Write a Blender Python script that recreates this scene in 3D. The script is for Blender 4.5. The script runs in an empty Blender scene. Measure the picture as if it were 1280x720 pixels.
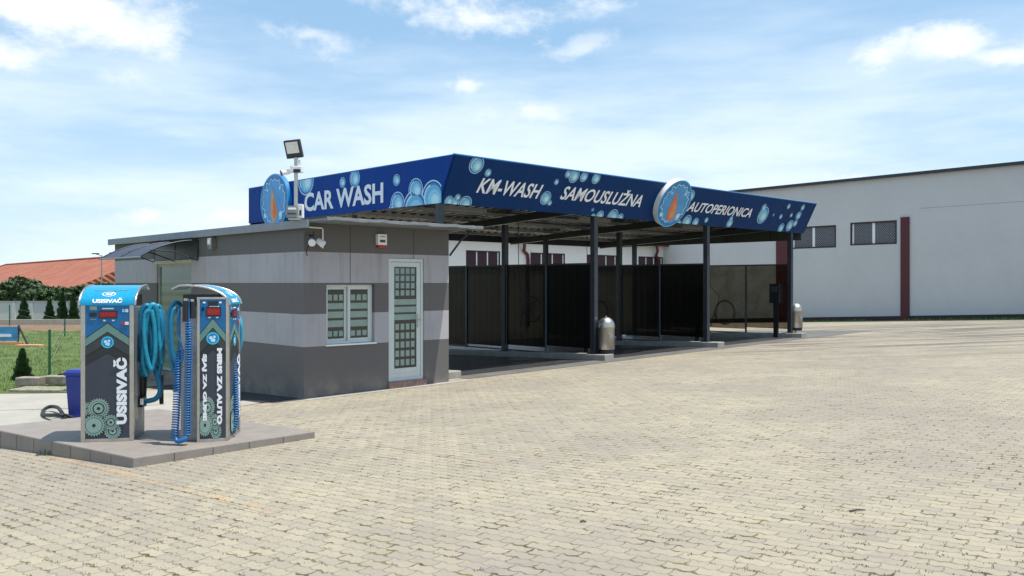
import bpy, math, random
from mathutils import Vector, Matrix
random.seed(7)
S = bpy.context.scene
COL = S.collection
R = math.radians
F = 1073.0; HZ = 354.0; EYE = 1.7

def mix(a, b, t): return a + (b - a) * t
def sst(a, b, x):
    t = max(0, min(1, (x - a) / (b - a))); return t * t * (3 - 2 * t)

def gz(x, y):                      # height of the gently sloping yard
    xx = min(x, 24.0); yy = max(-6, min(y, 44.0))
    p = .033 * (xx + 3.05) - .0165 * (yy - 12.58) - .0145 * max(0, yy - 28)
    return mix(p, -.15, sst(-5, -12, x)) if x < -5 else p

def ray(px, py): return Vector(((px - 640) / F, 1.0, (HZ - py) / F))
def at(px, py, Y): r = ray(px, py); return Vector((r.x * Y, Y, EYE + r.z * Y))
def on_z(px, py, z):
    r = ray(px, py); Y = (z - EYE) / r.z; return Vector((r.x * Y, Y, z))
def on_ground(px, py):
    z = 0
    for _ in range(20):
        p = on_z(px, py, z); z = gz(p.x, p.y)
    return Vector((p.x, p.y, z))
def on_plane(px, py, o, n):
    r = ray(px, py); e = Vector((0, 0, EYE)); t = (o - e).dot(n) / r.dot(n); return e + r * t

A2 = Vector((.717, .696, 0)).normalized(); B2 = Vector((-A2.y, A2.x, 0)); N2 = -B2
KO = Vector((-3.05, 12.58, 0)); CO = Vector((1.75, 18.3, 0))
def K(t, s, z): return KO + A2 * t + B2 * s + Vector((0, 0, z))
def C(t, s, z): return CO + A2 * t + B2 * s + Vector((0, 0, z))

# ------------------------------------------------------------------ materials
class NT:
    def __init__(s, nt): s.nt = nt; s.n = nt.nodes; s.l = nt.links
    def node(s, t, **kw):
        o = s.n.new(t)
        for k, v in kw.items(): setattr(o, k, v)
        return o
    def put(s, sock, v):
        if isinstance(v, bpy.types.NodeSocket): s.l.new(v, sock)
        elif v is not None: sock.default_value = v
    def m(s, op, a, b=None, c=None, clamp=False):
        o = s.node('ShaderNodeMath', operation=op, use_clamp=clamp)
        s.put(o.inputs[0], a); s.put(o.inputs[1], b); s.put(o.inputs[2], c); return o.outputs[0]
    def vm(s, op, a, b=None, out=0):
        o = s.node('ShaderNodeVectorMath', operation=op); s.put(o.inputs[0], a); s.put(o.inputs[1], b)
        return o.outputs[out]
    def mixc(s, f, a, b):
        o = s.node('ShaderNodeMix', data_type='RGBA')
        s.put(o.inputs[0], f); s.put(o.inputs[6], c4(a)); s.put(o.inputs[7], c4(b)); return o.outputs[2]
    def noise(s, vec, scale, detail=4, rough=.55, out=0):
        o = s.node('ShaderNodeTexNoise'); s.put(o.inputs['Vector'], vec)
        o.inputs['Scale'].default_value = scale; o.inputs['Detail'].default_value = detail
        o.inputs['Roughness'].default_value = rough; return o.outputs[out]
    def mr(s, v, a, b, c=0., d=1., smooth=True):
        o = s.node('ShaderNodeMapRange', interpolation_type='SMOOTHSTEP' if smooth else 'LINEAR')
        for i, x in enumerate((v, a, b, c, d)): s.put(o.inputs[i], x)
        return o.outputs[0]
    def bump(s, h, dist, st=1.0):
        o = s.node('ShaderNodeBump'); s.put(o.inputs['Height'], h)
        o.inputs['Distance'].default_value = dist; o.inputs['Strength'].default_value = st; return o.outputs[0]
def c4(a):
    if isinstance(a, tuple) and len(a) == 3: return (*a, 1)
    return a
def srgb(r, g, b):
    f = lambda c: c / 255 / 12.92 if c <= 10 else ((c / 255 + .055) / 1.055) ** 2.4
    return (f(r), f(g), f(b))

MATS = {}
def new_mat(name):
    m = bpy.data.materials.new(name); m.use_nodes = True
    g = NT(m.node_tree); b = g.n['Principled BSDF']; MATS[name] = m
    return m, g, b
def mat(name, col, rough=.6, metal=0., var=.12, scale=6., bump=0., bscale=60., dirt=0., spec=.5, dirtcol=(.12, .10, .08)):
    if name in MATS: return MATS[name]
    m, g, b = new_mat(name)
    P = g.node('ShaderNodeTexCoord').outputs['Object']
    n1 = g.noise(P, scale, 5); n2 = g.noise(P, scale * 9, 3)
    v = g.m('ADD', g.m('MULTIPLY', n1, .65), g.m('MULTIPLY', n2, .35))
    lo = tuple(max(0, c * (1 - var)) for c in col); hi = tuple(min(1, c * (1 + var)) for c in col)
    c = g.mixc(g.mr(v, .32, .68), lo, hi)
    if dirt:
        c = g.mixc(g.m('MULTIPLY', g.mr(g.noise(P, scale * .6, 8, .7), .52, .75), dirt), c, dirtcol)
    g.put(b.inputs['Base Color'], c)
    g.put(b.inputs['Roughness'], g.mr(n2, .3, .7, max(0, rough - .08), min(1, rough + .08)))
    b.inputs['Metallic'].default_value = metal
    b.inputs['Specular IOR Level'].default_value = spec
    if bump: g.put(b.inputs['Normal'], g.bump(g.noise(P, bscale, 4), bump))
    return m

PU = Vector((-.778, .628, 0)); PV = Vector((.628, .778, 0))
PL, PW, PA = .18, .092, .009
def paver_mat(name, orange):
    m, g, b = new_mat(name)
    P = g.node('ShaderNodeNewGeometry').outputs['Position']
    wob = g.m('MULTIPLY', g.m('SUBTRACT', g.noise(P, 1.3, 2), .5), .02)
    u = g.m('ADD', g.vm('DOT_PRODUCT', P, tuple(PU), 1), wob)
    v = g.m('ADD', g.vm('DOT_PRODUCT', P, tuple(PV), 1), wob)
    tri = lambda x, per: g.m('SUBTRACT', g.m('MULTIPLY', g.m('PINGPONG', x, per / 2), 2 / (per / 2) / 2), .5)
    v1 = g.m('ADD', v, g.m('MULTIPLY', tri(u, PL / 2), PA * 2))
    rv = g.m('DIVIDE', v1, PW); row = g.m('FLOOR', rv); fv = g.m('FRACT', rv)
    u1 = g.m('ADD', u, g.m('MULTIPLY', tri(v, PW), PA * .9))
    ru = g.m('ADD', g.m('DIVIDE', u1, PL), g.m('MULTIPLY', row, .5)); col = g.m('FLOOR', ru); fu = g.m('FRACT', ru)
    dv = g.m('MULTIPLY', g.m('MINIMUM', fv, g.m('SUBTRACT', 1., fv)), PW)
    du = g.m('MULTIPLY', g.m('MINIMUM', fu, g.m('SUBTRACT', 1., fu)), PL)
    comb = g.node('ShaderNodeCombineXYZ'); g.put(comb.inputs[0], row); g.put(comb.inputs[1], col)
    wn = g.node('ShaderNodeTexWhiteNoise'); g.put(wn.inputs['Vector'], comb.outputs[0])
    big = g.noise(P, .35, 5, .6); mid = g.noise(P, 2.2, 4, .6); fine = g.noise(P, 45, 4, .65)
    jn = g.noise(P, 6.5, 5, .72)                    # where the joints are open or overgrown
    jwide = g.mr(jn, .48, .66, .0018, .0125)
    d = g.m('MINIMUM', dv, g.m('MULTIPLY', du, 1.5))
    dn = g.m('ADD', d, g.m('MULTIPLY', g.m('SUBTRACT', g.noise(P, 80, 2), .5), .006))
    joint = g.m('SUBTRACT', 1., g.mr(dn, jwide, g.m('ADD', jwide, .0035)))
    pale, mid_c, warm = (.385, .338, .24), (.28, .245, .195), (.36, .30, .235)
    c = g.mixc(g.mr(big, .40, .62, 0, .85), pale, mid_c)
    c = g.mixc(g.m('MULTIPLY', g.mr(mid, .45, .7), .55), c, warm)
    c = g.mixc(g.mr(wn.outputs['Value'], 0, 1, 0, .55, False), c, (.25, .222, .185))
    c = g.mixc(g.mr(g.noise(P, .9, 6, .7), .52, .70, 0, .4), c, (.42, .375, .28))      # dusty pale patches
    c = g.mixc(g.mr(fine, .35, .75, 0, .35), c, (.20, .175, .14))
    c = g.mixc(g.mr(g.noise(P, 1.1, 7, .75), .56, .74, 0, .6), c, (.20, .175, .16))     # old stains
    # dark wheel marks on the far right of the yard
    sep = g.node('ShaderNodeSeparateXYZ'); g.put(sep.inputs[0], P)
    st = g.node('ShaderNodeCombineXYZ'); g.put(st.inputs[0], g.m('MULTIPLY', sep.outputs[0], .18)); g.put(st.inputs[1], g.m('MULTIPLY', sep.outputs[1], 1.7))
    streak = g.mr(g.noise(st.outputs[0], 1.0, 4, .6), .47, .58)
    zone = g.m('MULTIPLY', g.mr(sep.outputs[1], 13., 22.), g.mr(sep.outputs[0], 2., 8.))
    zone = g.m('MULTIPLY', zone, g.mr(sep.outputs[1], 34., 29.))
    c = g.mixc(g.m('MULTIPLY', g.m('MULTIPLY', streak, zone), .85), c, (.10, .092, .088))
    if orange:
        c = g.mixc(g.mr(g.noise(P, 4, 6, .75), .40, .66, .0, .5), c, (.48, .29, .12))
    weed = g.mixc(g.mr(g.noise(P, 3.1, 3), .42, .58), (.075, .055, .028), (.15, .125, .04))
    jc = g.mixc(g.mr(jn, .46, .64), g.mixc(.35, c, (.10, .085, .065)), weed)
    c = g.mixc(g.m('MULTIPLY', joint, .92), c, jc)
    g.put(b.inputs['Base Color'], c); b.inputs['Roughness'].default_value = .85
    b.inputs['Specular IOR Level'].default_value = .3
    h = g.m('ADD', g.m('MULTIPLY', g.mr(d, .0, .012), .9), g.m('MULTIPLY', fine, .25))
    g.put(b.inputs['Normal'], g.bump(h, .006, .8))
    return m

def z_bands(name, bands, rough=.8):
    """wall paint in level bands: bands = [(z_top, colour), ...] from the ground up"""
    m, g, b = new_mat(name)
    P = g.node('ShaderNodeNewGeometry').outputs['Position']
    sep = g.node('ShaderNodeSeparateXYZ'); g.put(sep.inputs[0], P); z = sep.outputs[2]
    c = c4(bands[0][1])
    for i in range(1, len(bands)):
        c = g.mixc(g.m('GREATER_THAN', z, bands[i - 1][0]), c, bands[i][1])
    n = g.noise(P, 1.6, 6, .65)
    c = g.mixc(g.mr(n, .38, .72, 0, .16), c, (.16, .15, .14))
    st = g.node('ShaderNodeMapping'); g.put(st.inputs[0], P); st.inputs['Scale'].default_value = (9, 9, .5)
    c = g.mixc(g.m('MULTIPLY', g.mr(g.noise(st.outputs[0], 1, 4, .6), .50, .72, 0, .30), g.mr(z, .2, 2.6, .35, 1.)), c, (.10, .095, .09))
    c = g.mixc(g.mr(g.noise(P, 70, 3, .7), .35, .7, 0, .14), c, (.08, .08, .08))
    low = g.m('MULTIPLY', g.mr(z, .45, -.1), g.mr(g.noise(P, 4, 5), .35, .7))
    c = g.mixc(g.m('MULTIPLY', low, .55), c, (.30, .27, .22))                 # splashed sand at the foot
    g.put(b.inputs['Base Color'], c); b.inputs['Roughness'].default_value = rough
    g.put(b.inputs['Normal'], g.bump(g.noise(P, 160, 3), .002, .5))
    return m

M = {}
M['paver'] = paver_mat('interlocking_pavers', False)
M['paver_orange'] = paver_mat('pavers_with_worn_orange_paint', True)
DK, LT = srgb(100, 96, 95), srgb(172, 168, 171)
M['kiosk'] = z_bands('kiosk_render', [(.762, DK), (1.243, LT), (1.706, DK), (2.164, LT), (9, srgb(96, 94, 92))])
M['white_wall'] = mat('white_render', (.55, .545, .535), .85, var=.04, scale=.5, bump=.002, bscale=80, dirt=.10, dirtcol=(.42, .41, .40))
M['sunlit_wall'] = mat('sunlit_white_render', (.80, .79, .75), .8, var=.03)  # paler copy of the wall white, with the sunlight on the wing painted in
M['seam'] = mat('sign_seam', srgb(2, 26, 62), .5)
M['base_dark'] = mat('dark_plinth_paint', (.035, .02, .022), .7)
M['maroon'] = mat('maroon_paint', (.085, .012, .018), .6, var=.1)
M['steel'] = mat('brushed_steel', (.50, .48, .44), .36, 1., var=.12, scale=8)
M['steel_dark'] = mat('charcoal_steel', (.035, .042, .05), .42, .3, var=.15)
M['galv'] = mat('galvanised_steel', (.32, .33, .34), .5, .8, var=.15, scale=20)
M['sheet'] = mat('ribbed_roof_sheet', (.075, .073, .066), .3, .5, var=.25, scale=3)
M['trim'] = mat('grey_metal_trim', (.22, .245, .27), .5, .3, var=.1)
M['eave'] = mat('zinc_eave', (.27, .27, .265), .45, .6, var=.15)
M['blue'] = mat('sign_blue', srgb(0, 60, 136), .5, var=.06, scale=1.5, spec=.12)
M['navy'] = mat('sign_navy', srgb(4, 50, 100), .5, var=.08, scale=1.5, spec=.12)
M['white'] = mat('white_plastic', (.78, .78, .78), .45, var=.03)
M['letter'] = mat('letter_white', (.82, .83, .86), .6, var=.02, spec=.2)
M['bub1'] = mat('bubble_pale', srgb(190, 225, 235), .4, var=.05)
M['bub15'] = mat('bubble_light', srgb(140, 202, 226), .4, var=.05)
M['bub2'] = mat('bubble_sky', srgb(96, 176, 214), .4, var=.08)
M['bub3'] = mat('bubble_mid', srgb(30, 122, 186), .4, var=.08)
M['bub4'] = mat('bubble_deep', srgb(8, 76, 146), .4, var=.08)
M['cyan'] = mat('badge_cyan', srgb(40, 190, 220), .4)
M['azure'] = mat('panel_azure', srgb(0, 100, 156), .35, var=.1, scale=4)
M['azure2'] = mat('hood_azure', srgb(10, 140, 184), .3, var=.08, scale=4)
M['sage'] = mat('chevron_sage', srgb(98, 136, 128), .4)
M['char'] = mat('chevron_charcoal', srgb(52, 58, 62), .4)
M['black'] = mat('black_plastic', (.012, .012, .014), .4)
M['slate'] = mat('panel_slate', srgb(54, 60, 72), .38, var=.08, scale=3)
M['gear'] = mat('gear_grey', srgb(132, 160, 150), .45)
M['gear_d'] = mat('gear_dark', srgb(38, 48, 48), .5)  # dark print tone of the gear outlines, also used for joints
M['red'] = mat('display_red', (.30, .006, .012), .25)
M['redplastic'] = mat('red_plastic', (.45, .02, .015), .4)
M['orange'] = mat('orange_print', srgb(226, 110, 48), .45, var=.08)
M['tan'] = mat('tan_print', srgb(205, 150, 105), .45)
M['hose'] = mat('blue_hose', srgb(22, 116, 154), .42, var=.15, scale=14)
M['hose2'] = mat('teal_hose', srgb(34, 146, 176), .42, var=.2, scale=14)
M['coil'] = mat('blue_coil', srgb(24, 100, 160), .35)
M['rubber'] = mat('black_rubber', (.016, .016, .017), .6)
M['plinth'] = mat('plinth_tiles', (.235, .205, .18), .7, var=.1, scale=5, bump=.001, dirt=.25, dirtcol=(.32, .28, .23))
M['shaded_floor'] = mat('shaded_bay_floor', (.035, .035, .037), .45, var=.25, scale=2, bump=.004, bscale=90, dirt=.5, dirtcol=(.14, .135, .125))  # darker copy of the bay floor: canopy shade put into the colour
M['apron'] = mat('bay_apron', (.125, .12, .11), .8, var=.2, scale=2, bump=.004, bscale=90, dirt=.5, dirtcol=(.20, .19, .16))
M['conc'] = mat('kerb_concrete', (.30, .29, .265), .85, var=.15, scale=6, bump=.003, dirt=.3)
M['yard'] = mat('sandy_concrete', (.35, .33, .285), .9, var=.1, scale=1.2, bump=.004, dirt=.35, dirtcol=(.26, .24, .19))
M['grass_soil'] = mat('mown_grass_ground', (.085, .125, .028), .95, var=.35, scale=1.3, bump=.02, bscale=20, dirt=.35, dirtcol=(.15, .13, .06))
M['soil'] = mat('bare_soil', (.20, .12, .07), .95, var=.25, scale=2, bump=.02)
M['field'] = mat('field', (.15, .16, .07), .95, var=.3, scale=.2)
M['blade'] = mat('grass_blade', (.10, .17, .03), .7, var=.4, scale=2)
M['weed'] = mat('dry_weed', (.19, .155, .06), .8, var=.4, scale=9)
M['bark'] = mat('bark', (.09, .065, .045), .9)
M['leaf'] = mat('broad_leaf', (.038, .075, .022), .6, var=.5, scale=1.5)
M['conifer'] = mat('conifer_leaf', (.022, .060, .018), .7, var=.45, scale=5)
M['conifer2'] = mat('conifer_leaf_light', (.035, .085, .022), .7, var=.45, scale=6)
M['binblue'] = mat('bin_blue', (.012, .03, .22), .4)
M['greenpost'] = mat('green_post_paint', (.01, .10, .03), .5)
M['alu'] = mat('white_window_frame', (.56, .60, .58), .45, var=.04)
M['frost'] = mat('frosted_film', (.25, .33, .29), .45, var=.08)
M['glass_dark'] = mat('dark_glass', (.012, .018, .016), .06, var=.1, spec=.8)
M['brickred'] = mat('brick_step', (.26, .16, .14), .85, var=.3, scale=14)
M['glasslens'] = mat('lamp_lens', (.72, .72, .72), .2, .2)
M['block'] = mat('weathered_block', (.27, .24, .19), .9, var=.3, scale=9, bump=.006)
M['tarp'] = mat('banner_blue', srgb(70, 140, 190), .5, var=.2, scale=6)

def smoked(name, f):
    m, g, b = new_mat(name)
    P = g.node('ShaderNodeTexCoord').outputs['Object']
    out = g.n['Material Output']
    b.inputs['Base Color'].default_value = (.0035, .003, .0025, 1); b.inputs['Roughness'].default_value = .35; b.inputs['Specular IOR Level'].default_value = .15
    g.put(b.inputs['Normal'], g.bump(g.noise(P, 12, 3), .003, .4))
    tr = g.node('ShaderNodeBsdfTransparent'); g.put(tr.inputs[0], g.mixc(g.mr(g.noise(P, 2.5, 4), .35, .7), (.30, .265, .20), (.22, .19, .14)))
    ms = g.node('ShaderNodeMixShader'); ms.inputs[0].default_value = f
    g.l.new(b.outputs[0], ms.inputs[1]); g.l.new(tr.outputs[0], ms.inputs[2]); g.l.new(ms.outputs[0], out.inputs[0])
    return m
M['smoked'] = smoked('smoked_polycarbonate', .62)
M['smoked_dense'] = smoked('dense_smoked_polycarbonate', .035)
def awning_mat():
    m, g, b = new_mat('grey_polycarbonate')
    b.inputs['Base Color'].default_value = (.075, .09, .13, 1); b.inputs['Roughness'].default_value = .5; b.inputs['Specular IOR Level'].default_value = .15
    tr = g.node('ShaderNodeBsdfTransparent'); tr.inputs[0].default_value = (.35, .4, .5, 1)
    ms = g.node('ShaderNodeMixShader'); ms.inputs[0].default_value = .25
    g.l.new(b.outputs[0], ms.inputs[1]); g.l.new(tr.outputs[0], ms.inputs[2]); g.l.new(ms.outputs[0], g.n['Material Output'].inputs[0])
    return m
M['awn'] = awning_mat()
def door_glass():
    m, g, b = new_mat('greenish_door_glass')
    P = g.node('ShaderNodeTexCoord').outputs['Object']
    sep = g.node('ShaderNodeSeparateXYZ'); g.put(sep.inputs[0], P)
    band = g.m('GREATER_THAN', g.m('FRACT', g.m('MULTIPLY', sep.outputs[2], 5.5)), .45)
    low = g.m('LESS_THAN', sep.outputs[2], 1.75)
    c = g.mixc(g.m('MULTIPLY', band, low), (.10, .14, .10), (.15, .20, .15))
    g.put(b.inputs['Base Color'], c); b.inputs['Roughness'].default_value = .12
    return m
M['doorglass'] = door_glass()
def roof_tiles():
    m, g, b = new_mat('clay_roof_tiles')
    P = g.node('ShaderNodeTexCoord').outputs['Object']
    n = g.noise(P, .7, 6, .7); n2 = g.noise(P, 5, 3)
    c = g.mixc(g.mr(n, .35, .65), (.34, .095, .05), (.42, .155, .085))
    c = g.mixc(g.mr(n2, .55, .8, 0, .5), c, (.22, .09, .06))
    sep = g.node('ShaderNodeSeparateXYZ'); g.put(sep.inputs[0], P)
    rows = g.m('PINGPONG', g.m('ADD', sep.outputs[1], g.m('MULTIPLY', sep.outputs[2], 1.)), .22)
    cols = g.m('PINGPONG', sep.outputs[0], .14)
    h = g.m('ADD', rows, cols)
    c = g.mixc(g.m('LESS_THAN', rows, .05), c, (.17, .06, .04))
    g.put(b.inputs['Base Color'], c); b.inputs['Roughness'].default_value = .85
    g.put(b.inputs['Normal'], g.bump(h, .3, 1.))
    return m
M['tiles'] = roof_tiles()
def grille():
    m, g, b = new_mat('window_behind_mesh_grille')
    P = g.node('ShaderNodeTexCoord').outputs['Object']
    h = g.vm('DOT_PRODUCT', P, (-.7, .7, 0.), 1)
    sep = g.node('ShaderNodeSeparateXYZ'); g.put(sep.inputs[0], P); z = sep.outputs[2]
    a = g.m('PINGPONG', g.m('ADD', h, z), .055); d = g.m('PINGPONG', g.m('SUBTRACT', h, z), .055)
    w = g.m('LESS_THAN', g.m('MINIMUM', a, d), .011)
    g.put(b.inputs['Base Color'], g.mixc(w, (.018, .018, .03), (.24, .24, .26)))
    b.inputs['Roughness'].default_value = .3
    return m
M['grille'] = grille()

# ------------------------------------------------------------------ mesh builder
MW = {}
def thing(name, label, cat, loc=(0, 0, 0), rotz=0, group=None):
    o = bpy.data.objects.new(name, None); COL.objects.link(o)
    o.location = loc; o.rotation_euler = (0, 0, rotz); o.empty_display_size = .2
    o['label'] = label; o['category'] = cat
    if group: o['group'] = group
    MW[o.name] = Matrix.Translation(Vector(loc)) @ Matrix.Rotation(rotz, 4, 'Z')
    return o
def tag(o, label, cat, group=None):
    o['label'] = label; o['category'] = cat
    if group: o['group'] = group
    return o
class MB:
    def __init__(s): s.v = []; s.f = []; s.mi = []; s.mats = []; s.sm = []
    def _m(s, m):
        if m not in s.mats: s.mats.append(m)
        return s.mats.index(m)
    def add(s, vs, fs, m, smooth=False):
        o = len(s.v); s.v += [Vector(v) for v in vs]; i = s._m(m)
        for f in fs: s.f.append([o + k for k in f]); s.mi.append(i); s.sm.append(smooth)
        return s
    def fbox(s, Fr, t0, t1, s0, s1, z0, z1, m):
        vs = [Fr(t, q, z) for z in (z0, z1) for (t, q) in ((t0, s0), (t1, s0), (t1, s1), (t0, s1))]
        return s.add(vs, [(0, 3, 2, 1), (4, 5, 6, 7), (0, 1, 5, 4), (1, 2, 6, 5), (2, 3, 7, 6), (3, 0, 4, 7)], m)
    def box(s, c, d, m, rz=0):
        c = Vector(c); Rm = Matrix.Rotation(rz, 3, 'Z')
        Fr = lambda t, q, z: c + Rm @ Vector((t, q, z))
        return s.fbox(Fr, -d[0] / 2, d[0] / 2, -d[1] / 2, d[1] / 2, -d[2] / 2, d[2] / 2, m)
    def tube(s, pts, r, m, n=8, cap=True, closed=False):
        pts = [Vector(p) for p in pts]; rs = r if isinstance(r, (list, tuple)) else [r] * len(pts)
        L = len(pts); rings = []; up = None
        for i, p in enumerate(pts):
            a = pts[(i - 1) % L] if (i or closed) else p; b = pts[(i + 1) % L] if (i < L - 1 or closed) else p
            t = (b - a)
            t = t.normalized() if t.length > 1e-9 else Vector((0, 0, 1))
            if up is None:
                up = t.cross(Vector((.3, .2, 1)));
                if up.length < .1: up = t.cross(Vector((1, 0, 0)))
            up = (up - t * up.dot(t)).normalized(); w = t.cross(up)
            rings.append([p + (up * math.cos(2 * math.pi * k / n) + w * math.sin(2 * math.pi * k / n)) * rs[i] for k in range(n)])
        vs = [v for g in rings for v in g]; fs = []
        for i in range(L if closed else L - 1):
            j = (i + 1) % L
            for k in range(n): fs.append((i * n + k, i * n + (k + 1) % n, j * n + (k + 1) % n, j * n + k))
        s.add(vs, fs, m, True)
        if cap and not closed:
            s.add(rings[0], [tuple(range(n))[::-1]], m); s.add(rings[-1], [tuple(range(n))], m)
        return s
    def lathe(s, o, prof, m, n=28):
        o = Vector(o); vs = []
        for (r, z) in prof:
            for k in range(n):
                a = 2 * math.pi * k / n; vs.append(o + Vector((r * math.cos(a), r * math.sin(a), z)))
        fs = [(i * n + k, i * n + (k + 1) % n, (i + 1) * n + (k + 1) % n, (i + 1) * n + k) for i in range(len(prof) - 1) for k in range(n)]
        return s.add(vs, fs, m, True)
    def build(s, name, parent=None, world=True, smooth=None):
        me = bpy.data.meshes.new(name)
        vs = s.v
        if parent is not None and world:
            inv = MW[parent.name].inverted(); vs = [inv @ v for v in vs]
        me.from_pydata([tuple(v) for v in vs], [], s.f)
        for m in s.mats: me.materials.append(m)
        for p, i, q in zip(me.polygons, s.mi, s.sm): p.material_index = i; p.use_smooth = q
        me.update()
        o = bpy.data.objects.new(name, me); COL.objects.link(o)
        if parent is not None:
            o.parent = parent; MW[o.name] = MW[parent.name]
        else: MW[o.name] = Matrix.Identity(4)
        return o
def bevel(o, w=.006, seg=2):
    b = o.modifiers.new('bevel', 'BEVEL'); b.width = w; b.segments = seg; b.limit_method = 'ANGLE'; b.angle_limit = R(40)
    return o
def struct(o): o['kind'] = 'structure'; return o
def copy_tree(o, parent=None):
    c = o.copy(); COL.objects.link(c)
    if parent: c.parent = parent
    for ch in [x for x in o.children]: copy_tree(ch, c)
    return c

# ------------------------------------------------------------------ text and flat prints
def text_shape(txt, bold=.02, shear=0., space=1.):
    cu = bpy.data.curves.new('t', 'FONT'); cu.body = txt; cu.size = 1; cu.offset = bold; cu.shear = shear
    cu.space_character = space; cu.resolution_u = 3
    o = bpy.data.objects.new('t', cu); COL.objects.link(o)
    dg = bpy.context.evaluated_depsgraph_get(); dg.update()
    me = bpy.data.meshes.new_from_object(o.evaluated_get(dg))
    vs = [(v.co.x, v.co.y) for v in me.vertices]; fs = [tuple(p.vertices) for p in me.polygons]
    bpy.data.objects.remove(o); bpy.data.meshes.remove(me); bpy.data.curves.remove(cu)
    x0 = min(v[0] for v in vs); x1 = max(v[0] for v in vs); y0 = min(v[1] for v in vs); y1 = max(v[1] for v in vs)
    return [((x - x0) / (x1 - x0), (y - y0) / (y1 - y0)) for x, y in vs], fs
def put_text(mb, mp, txt, x0, y0, w, h, m, lift, rot=0, **kw):
    vs, fs = text_shape(txt, **kw)
    if rot == 90: P = [(x0 + (1 - b) * w, y0 + a * h) for a, b in vs]          # reads upwards
    elif rot == -90: P = [(x0 + b * w, y0 + (1 - a) * h) for a, b in vs]       # reads downwards
    else: P = [(x0 + a * w, y0 + b * h) for a, b in vs]
    mb.add([mp(x, y, lift) for x, y in P], fs, m)
def clip(poly, rect):
    x0, x1, y0, y1 = rect
    def cut(P, ins, inter):
        out = []
        for i in range(len(P)):
            a, b = P[i - 1], P[i]
            if ins(b):
                if not ins(a): out.append(inter(a, b))
                out.append(b)
            elif ins(a): out.append(inter(a, b))
        return out
    def ix(x): return lambda a, b: (x, a[1] + (b[1] - a[1]) * (x - a[0]) / (b[0] - a[0]))
    def iy(y): return lambda a, b: (a[0] + (b[0] - a[0]) * (y - a[1]) / (b[1] - a[1]), y)
    for ins, inter in ((lambda p: p[0] >= x0, ix(x0)), (lambda p: p[0] <= x1, ix(x1)), (lambda p: p[1] >= y0, iy(y0)), (lambda p: p[1] <= y1, iy(y1))):
        if not poly: return []
        poly = cut(poly, ins, inter)
    return poly
def put_poly(mb, mp, poly, m, lift, rect=None):
    if rect: poly = clip(poly, rect)
    if len(poly) < 3: return
    mb.add([mp(x, y, lift) for x, y in poly], [tuple(range(len(poly)))], m)
def circ(x, y, rx, ry=None, n=28, a0=0): 
    ry = ry or rx
    return [(x + rx * math.cos(2 * math.pi * k / n + a0), y + ry * math.sin(2 * math.pi * k / n + a0)) for k in range(n)]
def ringpolys(x, y, r0, r1, a0, a1, n=14):
    out = []
    for k in range(n):
        p = a0 + (a1 - a0) * k / n; q = a0 + (a1 - a0) * (k + 1) / n
        out.append([(x + r0 * math.cos(p), y + r0 * math.sin(p)), (x + r1 * math.cos(p), y + r1 * math.sin(p)), (x + r1 * math.cos(q), y + r1 * math.sin(q)), (x + r0 * math.cos(q), y + r0 * math.sin(q))])
    return out
BL = [0]
def bubble(mb, mp, x, y, r, rect):
    BL[0] += 1; l = .0012 + (BL[0] % 24) * .0002     # later prints lie over earlier ones
    put_poly(mb, mp, circ(x, y, r), M['bub1'], l, rect)
    put_poly(mb, mp, circ(x, y, r * .93), M['bub4'], l + .0003, rect)
    put_poly(mb, mp, circ(x + r * .02, y - r * .02, r * .84), M['bub3'], l + .0006, rect)
    if r > .05:
        put_poly(mb, mp, circ(x + r * .06, y - r * .05, r * .76), M['bub2'], l + .0009, rect)
        put_poly(mb, mp, circ(x + r * .14, y - r * .10, r * .56), M['bub15'], l + .0012, rect); put_poly(mb, mp, circ(x + r * .22, y - r * .16, r * .34), M['bub1'], l + .0014, rect)
        for p in ringpolys(x, y, r * .68, r * .78, R(105), R(215)): put_poly(mb, mp, p, M['bub1'], l + .0016, rect)
    else:
        put_poly(mb, mp, circ(x + r * .15, y - r * .1, r * .45), M['bub2'], l + .0009, rect)

# ------------------------------------------------------------------ ground
def sheet(name, Fr, us, vs_, m, lift):
    mb = MB(); pts = []
    for v in vs_:
        for u in us:
            p = Fr(u, v); pts.append(Vector((p[0], p[1], gz(p[0], p[1]) + lift)))
    n = len(us); fs = [(j * n + i, j * n + i + 1, (j + 1) * n + i + 1, (j + 1) * n + i) for j in range(len(vs_) - 1) for i in range(n - 1)]
    mb.add(pts, fs, m, True); return struct(mb.build(name))
def rng(a, b, st):
    n = max(1, int(math.ceil((b - a) / st))); return [a + (b - a) * i / n for i in range(n + 1)]
XY = lambda u, v: (u, v)
sheet('ground', XY, [-900, -400, -200, -100] + rng(-60, 60, 2) + [100, 200, 400, 900], [-200, -60] + rng(-20, 60, 2) + [80, 120, 200, 400, 900, 1500], M['field'], -.04)
sheet('paving', XY, rng(-16, 46, .5), rng(-14, 50, .5), M['paver'], 0)
quad = lambda a, b, c, d: (lambda u, v: tuple((Vector(a) * (1 - u) + Vector(b) * u) * (1 - v) + (Vector(d) * (1 - u) + Vector(c) * u) * v))
sheet('grass_verge', quad((-46, 14.9), (-7.5, 14.55), (-10.2, 33), (-46, 33)), rng(0, 1, .02), rng(0, 1, .03), M['grass_soil'], .02)
sheet('soil_strip', quad((-60, 33), (-9.9, 33), (-10, 38), (-60, 38)), rng(0, 1, .05), rng(0, 1, .1), M['soil'], .012)
sheet('concrete_yard', quad((-46, 9.3), (-5.2, 9.4), (-3.3, 12.75), (-5.0, 14.7)), rng(0, 1, .02), rng(0, 1, .08), M['yard'], .005)
sheet('concrete_path', quad((-46, 12.), (-5., 12.4), (-7.4, 14.7), (-46, 15.)), rng(0, 1, .02), rng(0, 1, .08), M['yard'], .009)
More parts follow.
